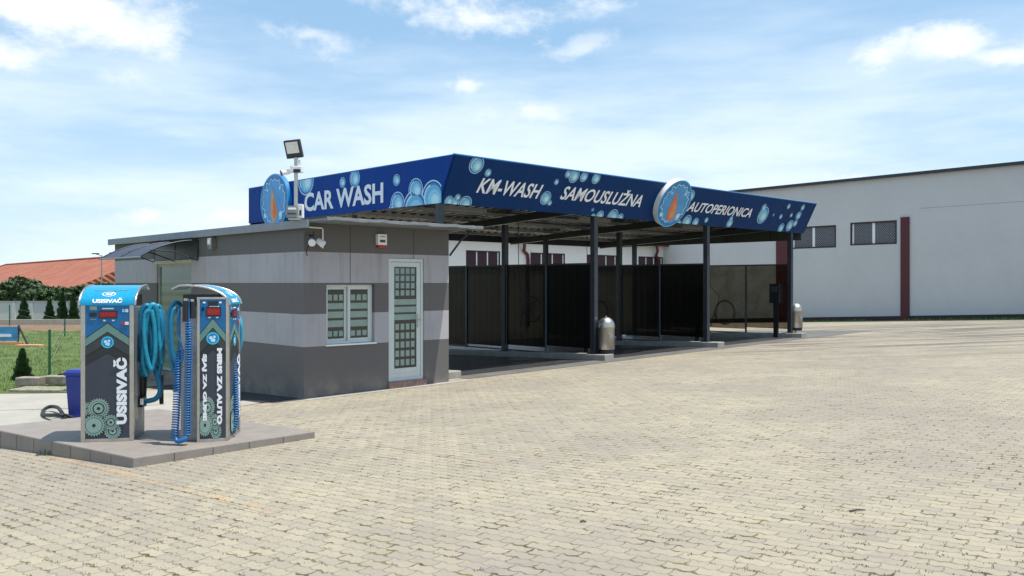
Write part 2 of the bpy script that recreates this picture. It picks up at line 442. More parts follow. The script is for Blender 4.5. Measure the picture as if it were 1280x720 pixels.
Cxy = lambda t, s: tuple(C(t, s, 0)[:2])
sheet('wash_bay_floor', Cxy, rng(-4.15, 12.2, .4), rng(-.72, 8.5, .4), M['apron'], .005)
sheet('shaded_bay_floor', Cxy, rng(-4.15, 8.6, .4), rng(-.12, 7.4, .4), M['shaded_floor'], .011)  # shade under the canopy laid in as a darker floor sheet
Kxy = lambda t, s: tuple(K(t, s, 0)[:2])
sheet('pavement_edge', Kxy, rng(-.05, 3.15, .2), [-.22, -.11, 0.], M['yard'], .004)
sheet('dark_wall_strip', Kxy, rng(-.62, -.02, .1), rng(.1, 4.4, .3), mat('dark_strip_grey', (.03, .03, .032), .7), .010)  # plain dark strip laid along the foot of the kiosk's left wall

def painted(name, x0, y0, x1, y1, w):
    a = on_ground(x0, y0); d = (on_ground(x1, y1) - a); L = d.length; d.z = 0; d.normalize(); q = Vector((-d.y, d.x, 0))
    return sheet(name, lambda u, v: tuple((a + d * u + q * v)[:2]), rng(0, L, .3), [-w / 2, w / 2], M['paver_orange'], .0015)
painted('worn_painted_line', 60, 568, 345, 641, .10)
painted('worn_painted_line', 485, 558, 635, 582, .05)

def tuft_mesh(name, places, m, hmin, hmax, w, n=(4, 7), spread=.015):
    mb = MB(); vs = []; fs = []
    for p in places:
        for _ in range(random.randint(*n)):
            a = random.uniform(0, 6.28); o = p + Vector((random.gauss(0, spread), random.gauss(0, spread), 0))
            h = random.uniform(hmin, hmax); lean = Vector((math.cos(a), math.sin(a), 0)); q = Vector((-lean.y, lean.x, 0)) * w
            i = len(vs); vs += [o - q, o + q, o + lean * h * .5 + Vector((0, 0, h))]; fs.append((i, i + 1, i + 2))
    mb.add(vs, fs, m); o = mb.build(name); o['kind'] = 'stuff'; return o
pl = []
for _ in range(1500):
    r = on_ground(random.uniform(-20, 1300), 560 + 180 * random.random() ** .8 if random.random() < .7 else random.uniform(500, 600))
    u = r.dot(PU); v = r.dot(PV)
    row = round(v / PW)
    tri = (abs(((u / (PL / 2)) % 1) * 2 - 1)) - .5
    vv = row * PW + PA * tri
    p = PU * u + PV * vv; p.z = gz(p.x, p.y)
    if (p - Vector((-3.6, 9.2, p.z))).length < 2.0 and p.y > 8: continue
    if random.random() < .5 + .5 * math.sin(p.x * 1.7 + 2 * math.sin(p.y * 1.1)): pl.append(p)
tag(tuft_mesh('weeds', pl, M['weed'], .003, .010, .004, (4, 9), .014), 'short dry weeds growing in the joints of the paving', 'weeds')
pl = []
for _ in range(15000):
    v = random.random() ** 1.6; u = random.random()
    x = mix(-30, mix(-7.5, -10.2, v), 1 - (1 - u) ** 1.4); y = mix(14.8, 33, v)
    pl.append(Vector((x, y, gz(x, y) + .01)))
tag(tuft_mesh('grass', pl, M['blade'], .025, .075, .006, (4, 7), .07), 'mown green grass beside the sandy path', 'grass')
pl = [Vector((x, y, gz(x, y))) for x, y in [(on_ground(px, py)[0] , on_ground(px, py)[1]) for px, py in [(62, 566), (60, 563), (57, 565), (66, 568), (64, 563)]] for _ in range(6)]
tag(tuft_mesh('weed_clump', pl, M['blade'], .02, .07, .005, (5, 8), .04), 'bright green weed clump at the foot of the plinth', 'weeds')

# ------------------------------------------------------------------ service kiosk
kb = K(0, 0, 0)
kiosk = thing('service_kiosk', 'grey striped service kiosk with a white door, small window and curved side awning', 'kiosk', kb)
KW, KD, ZT = 2.76, 7.6, 2.585
def wall_front(mb, holes, t1, z0, z1, th, m, Fr):
    ts = sorted({0, t1, *[h[0] for h in holes], *[h[1] for h in holes]}); zs = sorted({z0, z1, *[h[2] for h in holes], *[h[3] for h in holes]})
    for i in range(len(ts) - 1):
        run = None
        for j in range(len(zs) - 1):
            c = ((ts[i] + ts[i + 1]) / 2, (zs[j] + zs[j + 1]) / 2)
            inside = any(h[0] < c[0] < h[1] and h[2] < c[1] < h[3] for h in holes)
            if inside:
                if run is not None: mb.fbox(Fr, ts[i], ts[i + 1], 0, th, run, zs[j], m); run = None
            elif run is None: run = zs[j]
        if run is not None: mb.fbox(Fr, ts[i], ts[i + 1], 0, th, run, z1, m)
mb = MB()
wall_front(mb, [(.38, 1.25, .775, 1.685), (1.52, 2.235, .13, 2.10)], KW, -.3, ZT, .18, M['kiosk'], K)
KL = lambda t, s, z: K(s, t, z)            # left wall: along the depth
wall_front(mb, [(3.68, 5.22, .05, 2.10)], KD - .36, -.6, ZT, .18, M['kiosk'], lambda t, s, z: K(s, t + .18, z))
mb.fbox(K, KW - .18, KW, .18, KD - .18, -.4, ZT, M['kiosk']); mb.fbox(K, 0, KW, KD - .18, KD, -.6, ZT, M['kiosk'])
wall = mb.build('wall', kiosk)
for tj in (.80, 2.02):
    mb = MB(); mb.fbox(K, tj - .004, tj + .004, -.003, .02, 2.10 if tj > 1.5 else 1.69, ZT - .02, M['gear_d'])
    mb.build('movement_joint', kiosk)
mb = MB()
zr = lambda s: 2.605 
# roof deck with a front overhang
mb.fbox(K, -.06, KW + .12, -.72, KD + .1, 2.588, 2.615, M['trim'])
mb.fbox(K, -.10, -.06, -.25, KD + .12, 2.50, 2.62, M['trim'])
roof = mb.build('roof', kiosk)
mb = MB()
pts = rng(-.06, KW + .12, .12)
for i in range(len(pts) - 1):
    w0 = .006 * math.sin(pts[i] * 9) + .004 * math.sin(pts[i] * 23); w1 = .006 * math.sin(pts[i + 1] * 9) + .004 * math.sin(pts[i + 1] * 23)
    mb.add([K(pts[i], -.735 - w0, 2.588 + w0), K(pts[i + 1], -.735 - w1, 2.588 + w1), K(pts[i + 1], -.735 - w1, 2.632 + w1), K(pts[i], -.735 - w0, 2.632 + w0),
            K(pts[i], -.715, 2.588), K(pts[i + 1], -.715, 2.588), K(pts[i + 1], -.715, 2.632), K(pts[i], -.715, 2.632)], [(0, 1, 2, 3), (3, 2, 6, 7), (0, 4, 5, 1)], M['eave'])
mb.build('drip_edge', roof)
mb = MB(); mb.tube([K(KW + .01, -.02, 2.17), K(KW + .02, -.30, 2.42), K(KW + .02, -.55, 2.555)], .018, M['steel_dark']); mb.build('roof_brace', kiosk)
# floor so that the inside reads dark
mb = MB(); mb.fbox(K, .2, KW - .2, .2, KD - .2, .02, .06, M['char']); mb.build('floor', kiosk)

# window
win = MB(); fr = M['alu']
def frame(mb, Fr, t0, t1, z0, z1, w, s0, s1, m):
    mb.fbox(Fr, t0, t1, s0, s1, z0, z0 + w, m); mb.fbox(Fr, t0, t1, s0, s1, z1 - w, z1, m)
    mb.fbox(Fr, t0, t0 + w, s0, s1, z0 + w, z1 - w, m); mb.fbox(Fr, t1 - w, t1, s0, s1, z0 + w, z1 - w, m)
frame(win, K, .385, 1.245, .78, 1.68, .035, .06, .13, fr)
window = bevel(win.build('window', kiosk), .004)
def pane_film(Fr, t0, t1, z0, z1, s, rows, parent):
    mb = MB(); mb.fbox(Fr, t0, t1, s + .004, s + .012, z0, z1, M['glass_dark']); 
    H = z1 - z0
    for r in rows:
        k, a, b = r[0], z0 + H * r[1], z0 + H * r[2]
        if k == 'bar': mb.fbox(Fr, t0 + .004, t1 - .004, s, s + .004, a, b, M['frost'])
        else:
            n = k; W = (t1 - t0); g = W * .07 if n > 3 else W * .09; wd = (W - g * (n + (0 if n < 4 else 1))) / n
            x = t0 + (g / 2 if n < 4 else g)
            for i in range(n):
                mb.fbox(Fr, x, x + wd, s, s + .004, a, b, M['frost']); x += wd + g
    return mb.build('pane', parent)
wrows = [(3, .045, .155), ('bar', .235, .37), ('bar', .42, .55), ('bar', .60, .72), (3, .775, .895)]
for (a, b, s) in ((.42, .80, .10), (.80, 1.215, .065)):
    f = MB(); frame(f, K, a, b, .81, 1.65, .045, s, s + .035, fr); fo = bevel(f.build('sash', kiosk), .003)
    pane_film(K, a + .045, b - .045, .855, 1.605, s + .012, wrows, fo)
mb = MB(); mb.fbox(K, .36, 1.27, -.03, .06, .755, .777, M['white']); mb.build('sill', kiosk)
# door
mb = MB(); frame(mb, K, 1.525, 2.23, .13, 2.095, .05, .02, .12, fr); mb.build('door_frame', kiosk)
mb = MB(); frame(mb, K, 1.577, 2.178, .18, 2.04, .075, .03, .075, fr)
mb.fbox(K, 1.652, 2.103, .03, .075, .255, .33, fr)
door = bevel(mb.build('door', kiosk), .004)
H0, H1 = .33, 1.965
rows = []
for i in range(5): rows.append((4, .025 + i * .088, .085 + i * .088))
for i in range(3): rows.append(('bar', .475 + i * .075, .53 + i * .075))
for i in range(4): rows.append((4, .715 + i * .072, .768 + i * .072))
pane_film(K, 1.652, 2.103, H0, H1, .045, rows, door)
mb = MB(); mb.fbox(K, 2.115, 2.15, .018, .028, .98, 1.2, M['steel']); mb.tube([K(2.13, .02, 1.1), K(2.13, -.03, 1.1), K(2.04, -.035, 1.1)], .009, M['steel']); mb.build('handle', door)
mb = MB(); mb.fbox(K, 1.50, 2.26, -.05, .17, -.1, .128, M['brickred']); bevel(mb.build('door_step', kiosk), .01)
# side door and awning on the left wall
mb = MB(); LW = lambda t, s, z: K(s, t, z)
frame(mb, LW, 3.87, 5.39, .06, 2.06, .05, .03, .1, mat('sage_door_frame', (.30, .34, .29), .5)); mb.fbox(LW, 3.80, 5.46, -.03, .03, 2.06, 2.12, mat('cream_lintel', (.50, .50, .40), .6))
sd = mb.build('side_door', kiosk)
mb = MB(); mb.fbox(LW, 3.92, 5.34, .05, .07, .11, 2.01, M['doorglass']); mb.build('pane', sd)
mb = MB(); ns = 14
arc = [(1.02 * k / ns, 2.45 - .31 * (k / ns) ** 2.1) for k in range(ns + 1)]
for k in range(ns):
    (d0, z0), (d1, z1) = arc[k], arc[k + 1]
    for (za, zb, fl) in ((0, 0, 1), (-.008, -.008, 0)):
        q = [K(-d0, 3.55, z0 + za), K(-d1, 3.55, z1 + za), K(-d1, 5.45, z1 + zb), K(-d0, 5.45, z0 + zb)]
        mb.add(q, [(0, 1, 2, 3)] if fl else [(3, 2, 1, 0)], M['awn'], True)
aw = mb.build('awning', kiosk)
mb = MB()
for s in (3.55, 4.5, 5.45):
    mb.tube([K(-d, s, z + .004) for d, z in arc], .013, M['steel_dark'], 6)
    mb.tube([K(-.02, s, 2.46), K(-.02, s, 2.10), K(-.45, s, 2.25), K(-.85, s, arc[-4][1])], .012, M['steel_dark'], 6)
mb.tube([K(-arc[-1][0], 3.53, arc[-1][1]), K(-arc[-1][0], 5.47, arc[-1][1])], .014, M['trim'], 6)
mb.build('awning_frame', aw)
mb = MB(); mb.fbox(LW, 3.56, 5.44, -.022, -.004, 2.12, 2.44, M['char']); mb.build('awning_backboard', aw)
mb = MB(); p = (2.86, 2.98); mb.fbox(LW, 2.85, 2.99, -.10, -.002, 2.28, 2.47, M['steel']); mb.fbox(LW, 2.87, 2.97, -.108, -.10, 2.36, 2.44, M['white']); bevel(mb.build('wall_lamp', kiosk), .008)

def on_front(px, py, off): # point in front of the kiosk front wall
    return on_plane(px, py, K(0, -off, 0), N2)
# alarm box
al = thing('alarm_box', 'white alarm box with a red lamp high on the kiosk front', 'alarm', on_front(475, 296, 0))
o = on_front(475, 293, .0)
t0 = (o - KO).dot(A2)
mb = MB(); mb.fbox(K, t0 - .085, t0 + .085, -.07, -.002, 2.30, 2.47, M['white']); mb.fbox(K, t0 - .05, t0 + .05, -.075, -.07, 2.34, 2.38, M['char']); mb.fbox(K, t0 - .05, t0 + .05, -.075, -.07, 2.42, 2.44, M['gear']); bevel(mb.build('housing', al), .008)
mb = MB(); mb.fbox(K, t0 - .07, t0 + .07, -.06, -.002, 2.255, 2.298, M['redplastic']); bevel(mb.build('lamp', al), .01)
# twin security lights and conduit near the corner
p = K(.10, -.02, 2.33)
sp = thing('security_light', 'twin white security light on a bracket at the kiosk corner', 'light', p)
mb = MB(); mb.tube([K(.10, -.004, 2.40), K(.10, -.10, 2.40)], .014, M['black']); mb.tube([K(.10, -.10, 2.46), K(.10, -.10, 2.33)], .012, M['black']); mb.tube([K(.10, -.02, 2.30), K(.03, -.02, 2.18), K(.05, -.01, 2.1)], .006, M['black']); mb.build('bracket', sp)
for dt, rz in ((-.055, -.6), (.085, .7)):
    mb = MB(); c = K(.10 + dt, -.15, 2.30); ax = (A2 * rz * .6 - B2 * .6 + Vector((0, 0, -.5 if dt > 0 else -.2))).normalized()
    mb.tube([c - ax * .06, c - ax * .04, c + ax * .05, c + ax * .06], [.03, .045, .055, .052], M['white'], 14); mb.build('lamp_head', sp)
mb = MB(); mb.tube([K(.30, -.03, 2.22), K(.30, -.03, 2.50), K(.28, -.03, 2.52), K(.02, -.03, 2.525)], .013, M['white']); tag(mb.build('cable_conduit'), 'white cable conduit running down beside the twin security light', 'conduit')
# box beside the kiosk
mb = MB(); mb.fbox(K, KW + .002, KW + .10, .35, .55, 2.03, 2.22, M['white']); mb.fbox(K, KW + .04, KW + .08, .345, .35, 2.12, 2.16, M['char'])
tag(bevel(mb.build('junction_box'), .006), 'small white junction box on the right side of the kiosk', 'box')

# mast with floodlight and cameras
base = K(.02, -.10, 2.62); bx = base.x; by = base.y
base = Vector((at(370, 272, base.y).x, base.y, 2.62)); by = base.y
mast = thing('floodlight_mast', 'steel mast with a square floodlight on the kiosk roof corner', 'lamp mast', base)
Wp = lambda px, py, dy=0: at(px, py, by + dy)
mb = MB(); mb.tube([base, Vector((base.x, by, at(370, 197, by).z))], .028, M['steel'], 12); mb.box(base + Vector((0, 0, .01)), (.18, .18, .02), M['steel']); mb.build('pole', mast)
c = Wp(367, 185.5); rr = Matrix.Rotation(R(-4), 3, 'Y') @ Matrix.Rotation(R(-12), 3, 'Z') @ Matrix.Rotation(R(18), 3, 'X')
def rbox(mb, c, Rm, x0, x1, y0, y1, z0, z1, m):
    mb.fbox(lambda t, q, z: c + Rm @ Vector((t, q, z)), x0, x1, y0, y1, z0, z1, m)
mb = MB(); rbox(mb, c, rr, -.125, .125, -.035, .03, -.14, .125, M['steel_dark']); rbox(mb, c, rr, -.05, .05, .03, .07, -.08, .06, M['steel_dark']); fl = bevel(mb.build('floodlight', mast), .01)
mb = MB(); rbox(mb, c, rr, -.095, .095, -.040, -.036, -.065, .10, M['glasslens']); rbox(mb, c, rr, -.045, .045, -.042, -.040, -.02, .06, mat('led_board', (.75, .74, .66), .5)); mb.build('lens', fl)
mb = MB(); mb.tube([Wp(369, 198), Wp(362, 193, .02), Wp(362, 186, .03)], .012, M['steel_dark']); mb.tube([Wp(369, 198), Wp(374, 193, .02), Wp(374, 187, .03)], .012, M['steel_dark']); mb.build('yoke', fl)
cam = thing('security_camera', 'white bullet camera with black lens on the mast, pointing left', 'camera', Wp(362, 216))
mb = MB(); a = Wp(352, 216.5, -.05); b = Wp(362, 214.5); mb.tube([a, b], .037, M['white'], 14); mb.tube([a + (a - b).normalized() * .012, a], .044, M['black'], 14); mb.tube([b, Wp(368, 215)], .015, M['white']); mb.build('body', cam)
cam2 = thing('mast_junction_box', 'white junction box with black face clamped round the mast', 'box', Wp(370, 212))
mb = MB(); mb.box(Wp(371, 212, -.0), (.17, .12, .09), M['white']); mb.box(Wp(371, 213.5, -.07), (.10, .03, .05), M['black']); mb.box(Wp(372.5, 204, 0.02), (.06, .07, .10), M['white']); bevel(mb.build('housing', cam2), .008)
cb = thing('control_cabinet', 'pair of small pale boxes at the foot of the roof mast', 'box', Wp(366, 272, .05))
mb = MB(); mb.box(Wp(365, 265, -.07), (.15, .10, .17), M['eave']); mb.box(Wp(365, 261, -.125), (.12, .01, .03), M['white']); mb.box(Wp(365, 267, -.125), (.13, .01, .02), M['char'])
mb.box(Wp(375, 264, .06), (.10, .10, .20), M['white']); mb.box(Wp(375.5, 266, .005), (.03, .01, .08), M['char']); bevel(mb.build('housing', cb), .006)

# ------------------------------------------------------------------ canopy over the wash bays
can = thing('car_wash_canopy', 'steel canopy over three wash bays with a dark blue CAR WASH fascia', 'canopy', C(2.4, 0, gz(*C(2.4, 0, 0)[:2])))
TL, TR, ZB, ZTP, LEAN, SB = -4.30, 9.13, 3.12, 3.94, .40, 7.05
SLEN = math.hypot(LEAN, ZTP - ZB)
S0 = -.075
def SF(u, v, l):   # front fascia: u along, v up the slope, l proud of it
    k = v / SLEN; nn = Vector((0, 0, -LEAN / SLEN)) + N2 * ((ZTP - ZB) / SLEN)
    return C(u, S0 - LEAN * k, ZB + (ZTP - ZB) * k) + nn * l
def SL(u, v, l):   # left fascia: u from back to front, v up
    return C(TL - l, SB - u, ZB + v)
col = MB(); 
for t in (TL + .06, 0, 4.28, 8.5):
    for s in (0, 2.75, 5.5):
        p = C(t, s, 0); g = gz(p.x, p.y); top = 3.12 + .26 * (1 - s / 5.5) * 0 
        m_ = MB(); m_.fbox(C, t - .06, t + .06, s - .06, s + .06, g - .05, 3.16 - .03 * s, M['steel_dark'])
        m_.fbox(C, t - .11, t + .11, s - .11, s + .11, g + .13, g + .145, M['steel_dark'])
        bevel(m_.build('column', can), .006)
# roof sheet with ribs, beams and purlins
zro = lambda s: 3.48 - .052 * s
mb = MB(); tt = []; x = TL + .05; k = 0
while x < TR - .04: tt.append((x, 0 if k % 4 in (0, 3) else .035)); x += .075 if k % 2 == 0 else .06; k += 1
vs = []; 
for s in (-.13, SB - .05): vs += [C(t, s, zro(s) + h) for t, h in tt]
n = len(tt); mb.add(vs, [(i, i + 1, n + i + 1, n + i) for i in range(n - 1)], M['sheet'])
mb.add([C(TL + .05, -.13, zro(-.13) + .12), C(TR - .05, -.13, zro(-.13) + .12), C(TR - .05, SB - .05, zro(SB) + .12), C(TL + .05, SB - .05, zro(SB) + .12)], [(0, 1, 2, 3)], M['sheet'])
mb.build('roof', can)
for t in (TL + .06, 0, 4.28, 8.5):
    b_ = MB(); vs = [C(t + a, s, zro(s) - z) for z in (.24, .075) for (a, s) in ((-.05, -.03), (.05, -.03), (.05, 6.95), (-.05, 6.95))]
    b_.add(vs, [(0, 3, 2, 1), (4, 5, 6, 7), (0, 1, 5, 4), (1, 2, 6, 5), (2, 3, 7, 6), (3, 0, 4, 7)], M['steel_dark']); b_.build('beam', can)
for s in (.3, 1.5, 2.7, 3.9, 5.1, 6.3):
    b_ = MB(); b_.fbox(C, TL + .08, TR - .08, s - .03, s + .03, zro(s) - .075, zro(s) - .005, M['galv']); b_.build('purlin', can)
mb = MB(); mb.fbox(C, TL + .06, TR - .06, SB - .02, SB + .06, 2.93, 3.14, M['steel_dark']); mb.build('gutter', can)
# inside fascia strip along the right hand edge, hanging a little below the roof
mb = MB(); mb.fbox(C, TR - .10, TR - .07, -.05, SB - .04, 2.93, 3.30, mat('olive_fascia', (.055, .062, .055), .5, .2))
for s in (0.9, 2.4, 3.9, 5.4): mb.fbox(C, TR - .107, TR - .10, s - .012, s + .012, 2.93, 3.30, M['black'])
mb.build('inner_fascia', can)
# lamps under the roof
for t in (-2.1, 2.1, 6.4):
    for s in (1.8, 4.6):
        b_ = MB(); b_.fbox(C, t - .6, t + .6, s - .05, s + .05, zro(s) - .16, zro(s) - .08, M['galv']); b_.build('batten_lamp', can)

# front fascia
def slab(mb, mp, u0, u1, v0, v1, th, m, m_edge=None, top_u1=None, top_u0=None):
    a = top_u0 if top_u0 is not None else u0; b = top_u1 if top_u1 is not None else u1
    q = [(u0, v0), (u1, v0), (b, v1), (a, v1)]
    vs = [mp(x, y, 0) for x, y in q] + [mp(x, y, -th) for x, y in q]
    mb.add(vs, [(0, 1, 2, 3)], m); mb.add(vs, [(7, 6, 5, 4), (0, 4, 5, 1), (1, 5, 6, 2), (2, 6, 7, 3), (3, 7, 4, 0)], m_edge or m)
mb = MB(); slab(mb, SF, TL, TR, 0, SLEN, .035, M['navy'], M['navy']); 
for u in rng(TL, TR, 1.95)[1:-1]: mb.add([SF(u - .006, 0, .0008), SF(u + .006, 0, .0008), SF(u + .006, SLEN, .0008), SF(u - .006, SLEN, .0008)], [(0, 1, 2, 3)], M['seam'])
ff = mb.build('front_fascia', can)
nF = (SF(0, 0, 1) - SF(0, 0, 0))
def f_uv(px, py):
    p = on_plane(px, py, SF(0, 0, 0), nF); u = (p - CO).dot(A2); v = (p.z - ZB) / (ZTP - ZB) * SLEN; return u, v, p.y
fr_rect = (TL + .005, TR - .005, .004, SLEN - .004)
mb = MB()
for px, py, r in [(595.6, 206, 10.5), (610, 216, 4.5), (561, 251, 6), (581, 255, 9.5), (567.5, 254, 6.5), (572, 246.6, 4), (682, 247.5, 8), (687, 253.7, 3.2), (695.5, 227.5, 3.4), (710, 217.6, 4.5),
                  (729.8, 221, 6), (717.5, 220, 8), (745, 223, 6.5), (740.7, 262, 2.2), (741, 271, 4), (749.5, 269.5, 6), (775, 272, 5), (765.5, 271, 9), (863, 245, 7), (859, 254, 5),
                  (848.5, 279, 3.6), (869, 278, 5.5), (858, 277, 8), (883, 275, 3.2), (912, 279, 5.5), (914, 273, 3), (953.7, 269, 10), (955, 259.5, 4.5), (967, 268.5, 1.8), (976, 270.7, 3),
                  (985.8, 258, 3.2), (1003.4, 259.5, 3.6), (989, 269, 2.6), (998, 269.5, 5), (987, 282, 6.5), (976, 285, 5.5), (994, 279, 4)]:
    u, v, Y = f_uv(px, py); bubble(mb, SF, u, v, r * Y / F * 1.12, fr_rect)
mb.build('bubble_print', ff)
mb = MB()
for txt, x0, x1, pyc, capf in (('KM-WASH', 596, 678, 235.5, .30), ('SAMOUSLUŽNA', 700, 804, 246, .29), ('AUTOPERIONICA', 858, 941, 262, .25)):
    u0 = f_uv(x0, pyc)[0]; u1 = f_uv(x1, pyc)[0]; vc = f_uv((x0 + x1) / 2, pyc)[1]; h = capf
    hh = h * (1.25 if 'Ž' in txt else 1); v0 = vc - h / 2
    put_text(mb, SF, txt, u0, v0, u1 - u0, hh, M['letter'], .0085, bold=.02, shear=.28)
mb.build('lettering', ff)
# left fascia
H_ = ZTP - ZB
mb = MB()
vs = [C(TL, SB, ZB), C(TL, S0, ZB), C(TL, S0 - LEAN, ZTP), C(TL, SB, ZTP)]; vs += [v + A2 * .035 for v in vs]
mb.add(vs, [(0, 1, 2, 3), (7, 6, 5, 4), (0, 4, 5, 1), (1, 5, 6, 2), (2, 6, 7, 3), (3, 7, 4, 0)], M['blue']); 
for u in (2.0, 4.0, 6.0): mb.add([SL(u - .006, 0, .0008), SL(u + .006, 0, .0008), SL(u + .006, H_, .0008), SL(u - .006, H_, .0008)], [(0, 1, 2, 3)], M['seam'])
lf = mb.build('side_fascia', can)
def l_uv(px, py):
    p = on_plane(px, py, C(TL, 0, 0), A2); return SB - (p - CO).dot(B2), p.z - ZB, p.y
H_ = ZTP - ZB
mb = MB()
for px, py, r in [(382.5, 226, 14), (428.4, 228, 5), (443.7, 223, 8.5), (496, 225, 5.5), (519.8, 237, 11), (541, 247, 17), (497, 254, 11), (518, 261, 18), (493, 268, 11), (556.6, 243.5, 4.5), (551, 252, 8), (556, 249, 4)]:
    u, v, Y = l_uv(px, py); bubble(mb, SL, u, v, r * Y / F * 1.3, (.005, SB - S0 + LEAN * (v / H_) * .9, .004, H_ - .004))
mb.build('bubble_print', lf)
mb = MB(); u0 = l_uv(381, 247)[0]; u1 = l_uv(479.5, 247)[0]; vc = l_uv(430, 247)[1]
put_text(mb, SL, 'CAR WASH', u0, vc - .20, u1 - u0, .40, M['letter'], .0085, bold=.03)
mb.build('lettering', lf)
# right fascia
mb = MB(); vs = [C(TR, S0, ZB), C(TR, SB, ZB), C(TR, SB, ZTP), C(TR, S0 - LEAN, ZTP)]; vs += [v - A2 * .035 for v in vs]
mb.add(vs, [(0, 1, 2, 3), (7, 6, 5, 4), (0, 4, 5, 1), (1, 5, 6, 2), (2, 6, 7, 3), (3, 7, 4, 0)], M['navy']); mb.build('side_fascia', can)
mb = MB(); slab(mb, lambda u, v, l: C(u, SB + l, ZB + v), TL, TR, 0, H_, .03, M['navy']); mb.build('back_fascia', can)
# thin pale cap along the top edge of the fascia
mb = MB(); slab(mb, SF, TL, TR, SLEN, SLEN + .018, .04, M['azure']); slab(mb, SL, 0, SB - S0 + LEAN, H_, H_ + .016, .04, M['azure']); mb.build('fascia_cap', can)
# round badges
def badge(mp, u, v, r, th, parent, flip):
    mb = MB(); P = circ(u, v, r, n=48)
    vs = [mp(x, y, th) for x, y in P] + [mp(x, y, .002) for x, y in P]; n = 48
    mb.add(vs, [(k, (k + 1) % n, n + (k + 1) % n, n + k) for k in range(n)], M['white'] if not flip else M['bub3'], True)
    b = mb.build('round_badge', parent)
    mb = MB(); q = lambda x, y: (u + x * r, v + y * r)
    put_poly(mb, mp, circ(u, v, r * .999, n=48), M['bub2'], th + .001)
    put_poly(mb, mp, circ(u, v, r * .955, n=48), M['bub3'], th + .003)
    put_poly(mb, mp, circ(u + .04 * r, v - .03 * r, r * .80, n=40), mat('badge_blue', srgb(70, 150, 205), .4, var=.15, scale=5), th + .005)
    # jagged white foam line round the inside
    N = 30; pts = []
    for k in range(N + 1):
        a = R(-60) + R(330) * k / N; rad = .78 + (.07 if k % 2 else -.05) + .03 * math.sin(k * 2.3); pts.append((rad * math.cos(a), rad * math.sin(a)))
    for k in range(N):
        (x0, y0), (x1, y1) = pts[k], pts[k + 1]; dx, dy = x1 - x0, y1 - y0; L = math.hypot(dx, dy); nx, ny = -dy / L * .016, dx / L * .016
        put_poly(mb, mp, [q(x0 + nx, y0 + ny), q(x1 + nx, y1 + ny), q(x1 - nx, y1 - ny), q(x0 - nx, y0 - ny)], M['bub1'], th + .007)
    # plain warm teardrop where the photograph's badge has its coloured figure
    tear = [(-.12, .55), (-.02, .30), (.10, .05), (.26, -.25), (.30, -.52), (.12, -.70), (-.10, -.72), (-.22, -.50), (-.24, -.15), (-.18, .20)]
    put_poly(mb, mp, [q(x, y) for x, y in tear], M['orange'] if not flip else M['tan'], th + .009)
    put_poly(mb, mp, [q(x * .55 + .07, y * .6 - .18) for x, y in tear], M['tan'] if not flip else M['orange'], th + .011)
    for (x, y, rr_) in ((-.62, -.5, .09), (.45, .45, .07), (-.45, .42, .05), (.5, -.5, .12)): put_poly(mb, mp, circ(*q(x, y), r * rr_, n=16), M['bub1'], th + .010)
    mb.build('badge_print', b)
u, v, Y = f_uv(838, 252); badge(SF, u, v, .575, .13, ff, False)
u, v, Y = l_uv(347.5, 252); badge(SL, u, v, .62, .10, lf, True)

# ------------------------------------------------------------------ dividers, screens, bins, panels
scr_labels = {0: 'dark smoked screen between first and second wash bay, behind the left bin', 4.28: 'dark smoked screen in the middle, between second and third wash bay', 8.5: 'brown tinted smoked screen at the right end of the wash bays'}
curb_labels = {TL + .06: 'concrete kerb under the canopy column beside the kiosk', 0: 'concrete kerb under the screen with the left steel bin at its end', 4.28: 'concrete kerb under the middle screen', 8.5: 'concrete kerb under the right end screen'}
for t in (TL + .06, 0, 4.28, 8.5):
    p = C(t, 0, 0); g = gz(p.x, p.y); mb = MB(); ss = rng(-.42, 5.75, .5)
    vs = []
    for s in ss:
        for (a, z) in ((-.15, -.1), (-.15, .13), (.15, .13), (.15, -.1)):
            q = C(t + a, s, 0); q.z = gz(q.x, q.y) + z; vs.append(q)
    fs = [(0, 3, 2, 1), tuple(len(vs) - 4 + k for k in (0, 1, 2, 3))]
    for i in range(len(ss) - 1):
        for k in range(4): fs.append((i * 4 + k, i * 4 + (k + 1) % 4, i * 4 + 4 + (k + 1) % 4, i * 4 + 4 + k))
    mb.add(vs, fs, M['conc']); kk = bevel(mb.build('kerb'), .015); tag(kk, curb_labels[t], 'kerb', 'kerbs between the wash bays')
    if t not in scr_labels: continue
    sc = thing('wash_bay_screen', scr_labels[t], 'screen', C(t, .1, g + .13), 0, 'smoked screens between the wash bays')
    zt = {0: 2.10, 4.28: 2.16, 8.5: 2.21}[t]
    stops = [.07, 1.4, 2.69, 2.81, 4.12, 5.44]
    for (s0, s1) in ((.07, 1.38), (1.42, 2.68), (2.82, 4.10), (4.14, 5.43)):
        mb = MB(); za = gz(*C(t, s0, 0)[:2]) + .24
        vs = []
        nseg = 12
        for k in range(nseg + 1):
            s = s0 + (s1 - s0) * k / nseg
            for z in (za, zt): vs.append(C(t + (.001 if k % 2 else -.001), s, z))
        mb.add(vs, [(2 * k, 2 * k + 2, 2 * k + 3, 2 * k + 1) for k in range(nseg)], M['smoked'] if t > 8 else M['smoked_dense']); mb.build('panel', sc)
    for s in (1.40, 4.12):
        mb = MB(); mb.fbox(C, t - .025, t + .025, s - .02, s + .02, g + .05, zt + .02, mat('teal_grey_post', (.075, .11, .125), .45, .3)); mb.build('post', sc)
    mb = MB(); mb.fbox(C, t - .02, t + .02, .065, 5.44, zt, zt + .035, M['steel_dark']); mb.build('rail', sc); mb = MB(); mb.fbox(C, t - .02, t + .02, .065, 5.44, za - .035, za - .002, M['steel_dark']); mb.build('rail', sc)

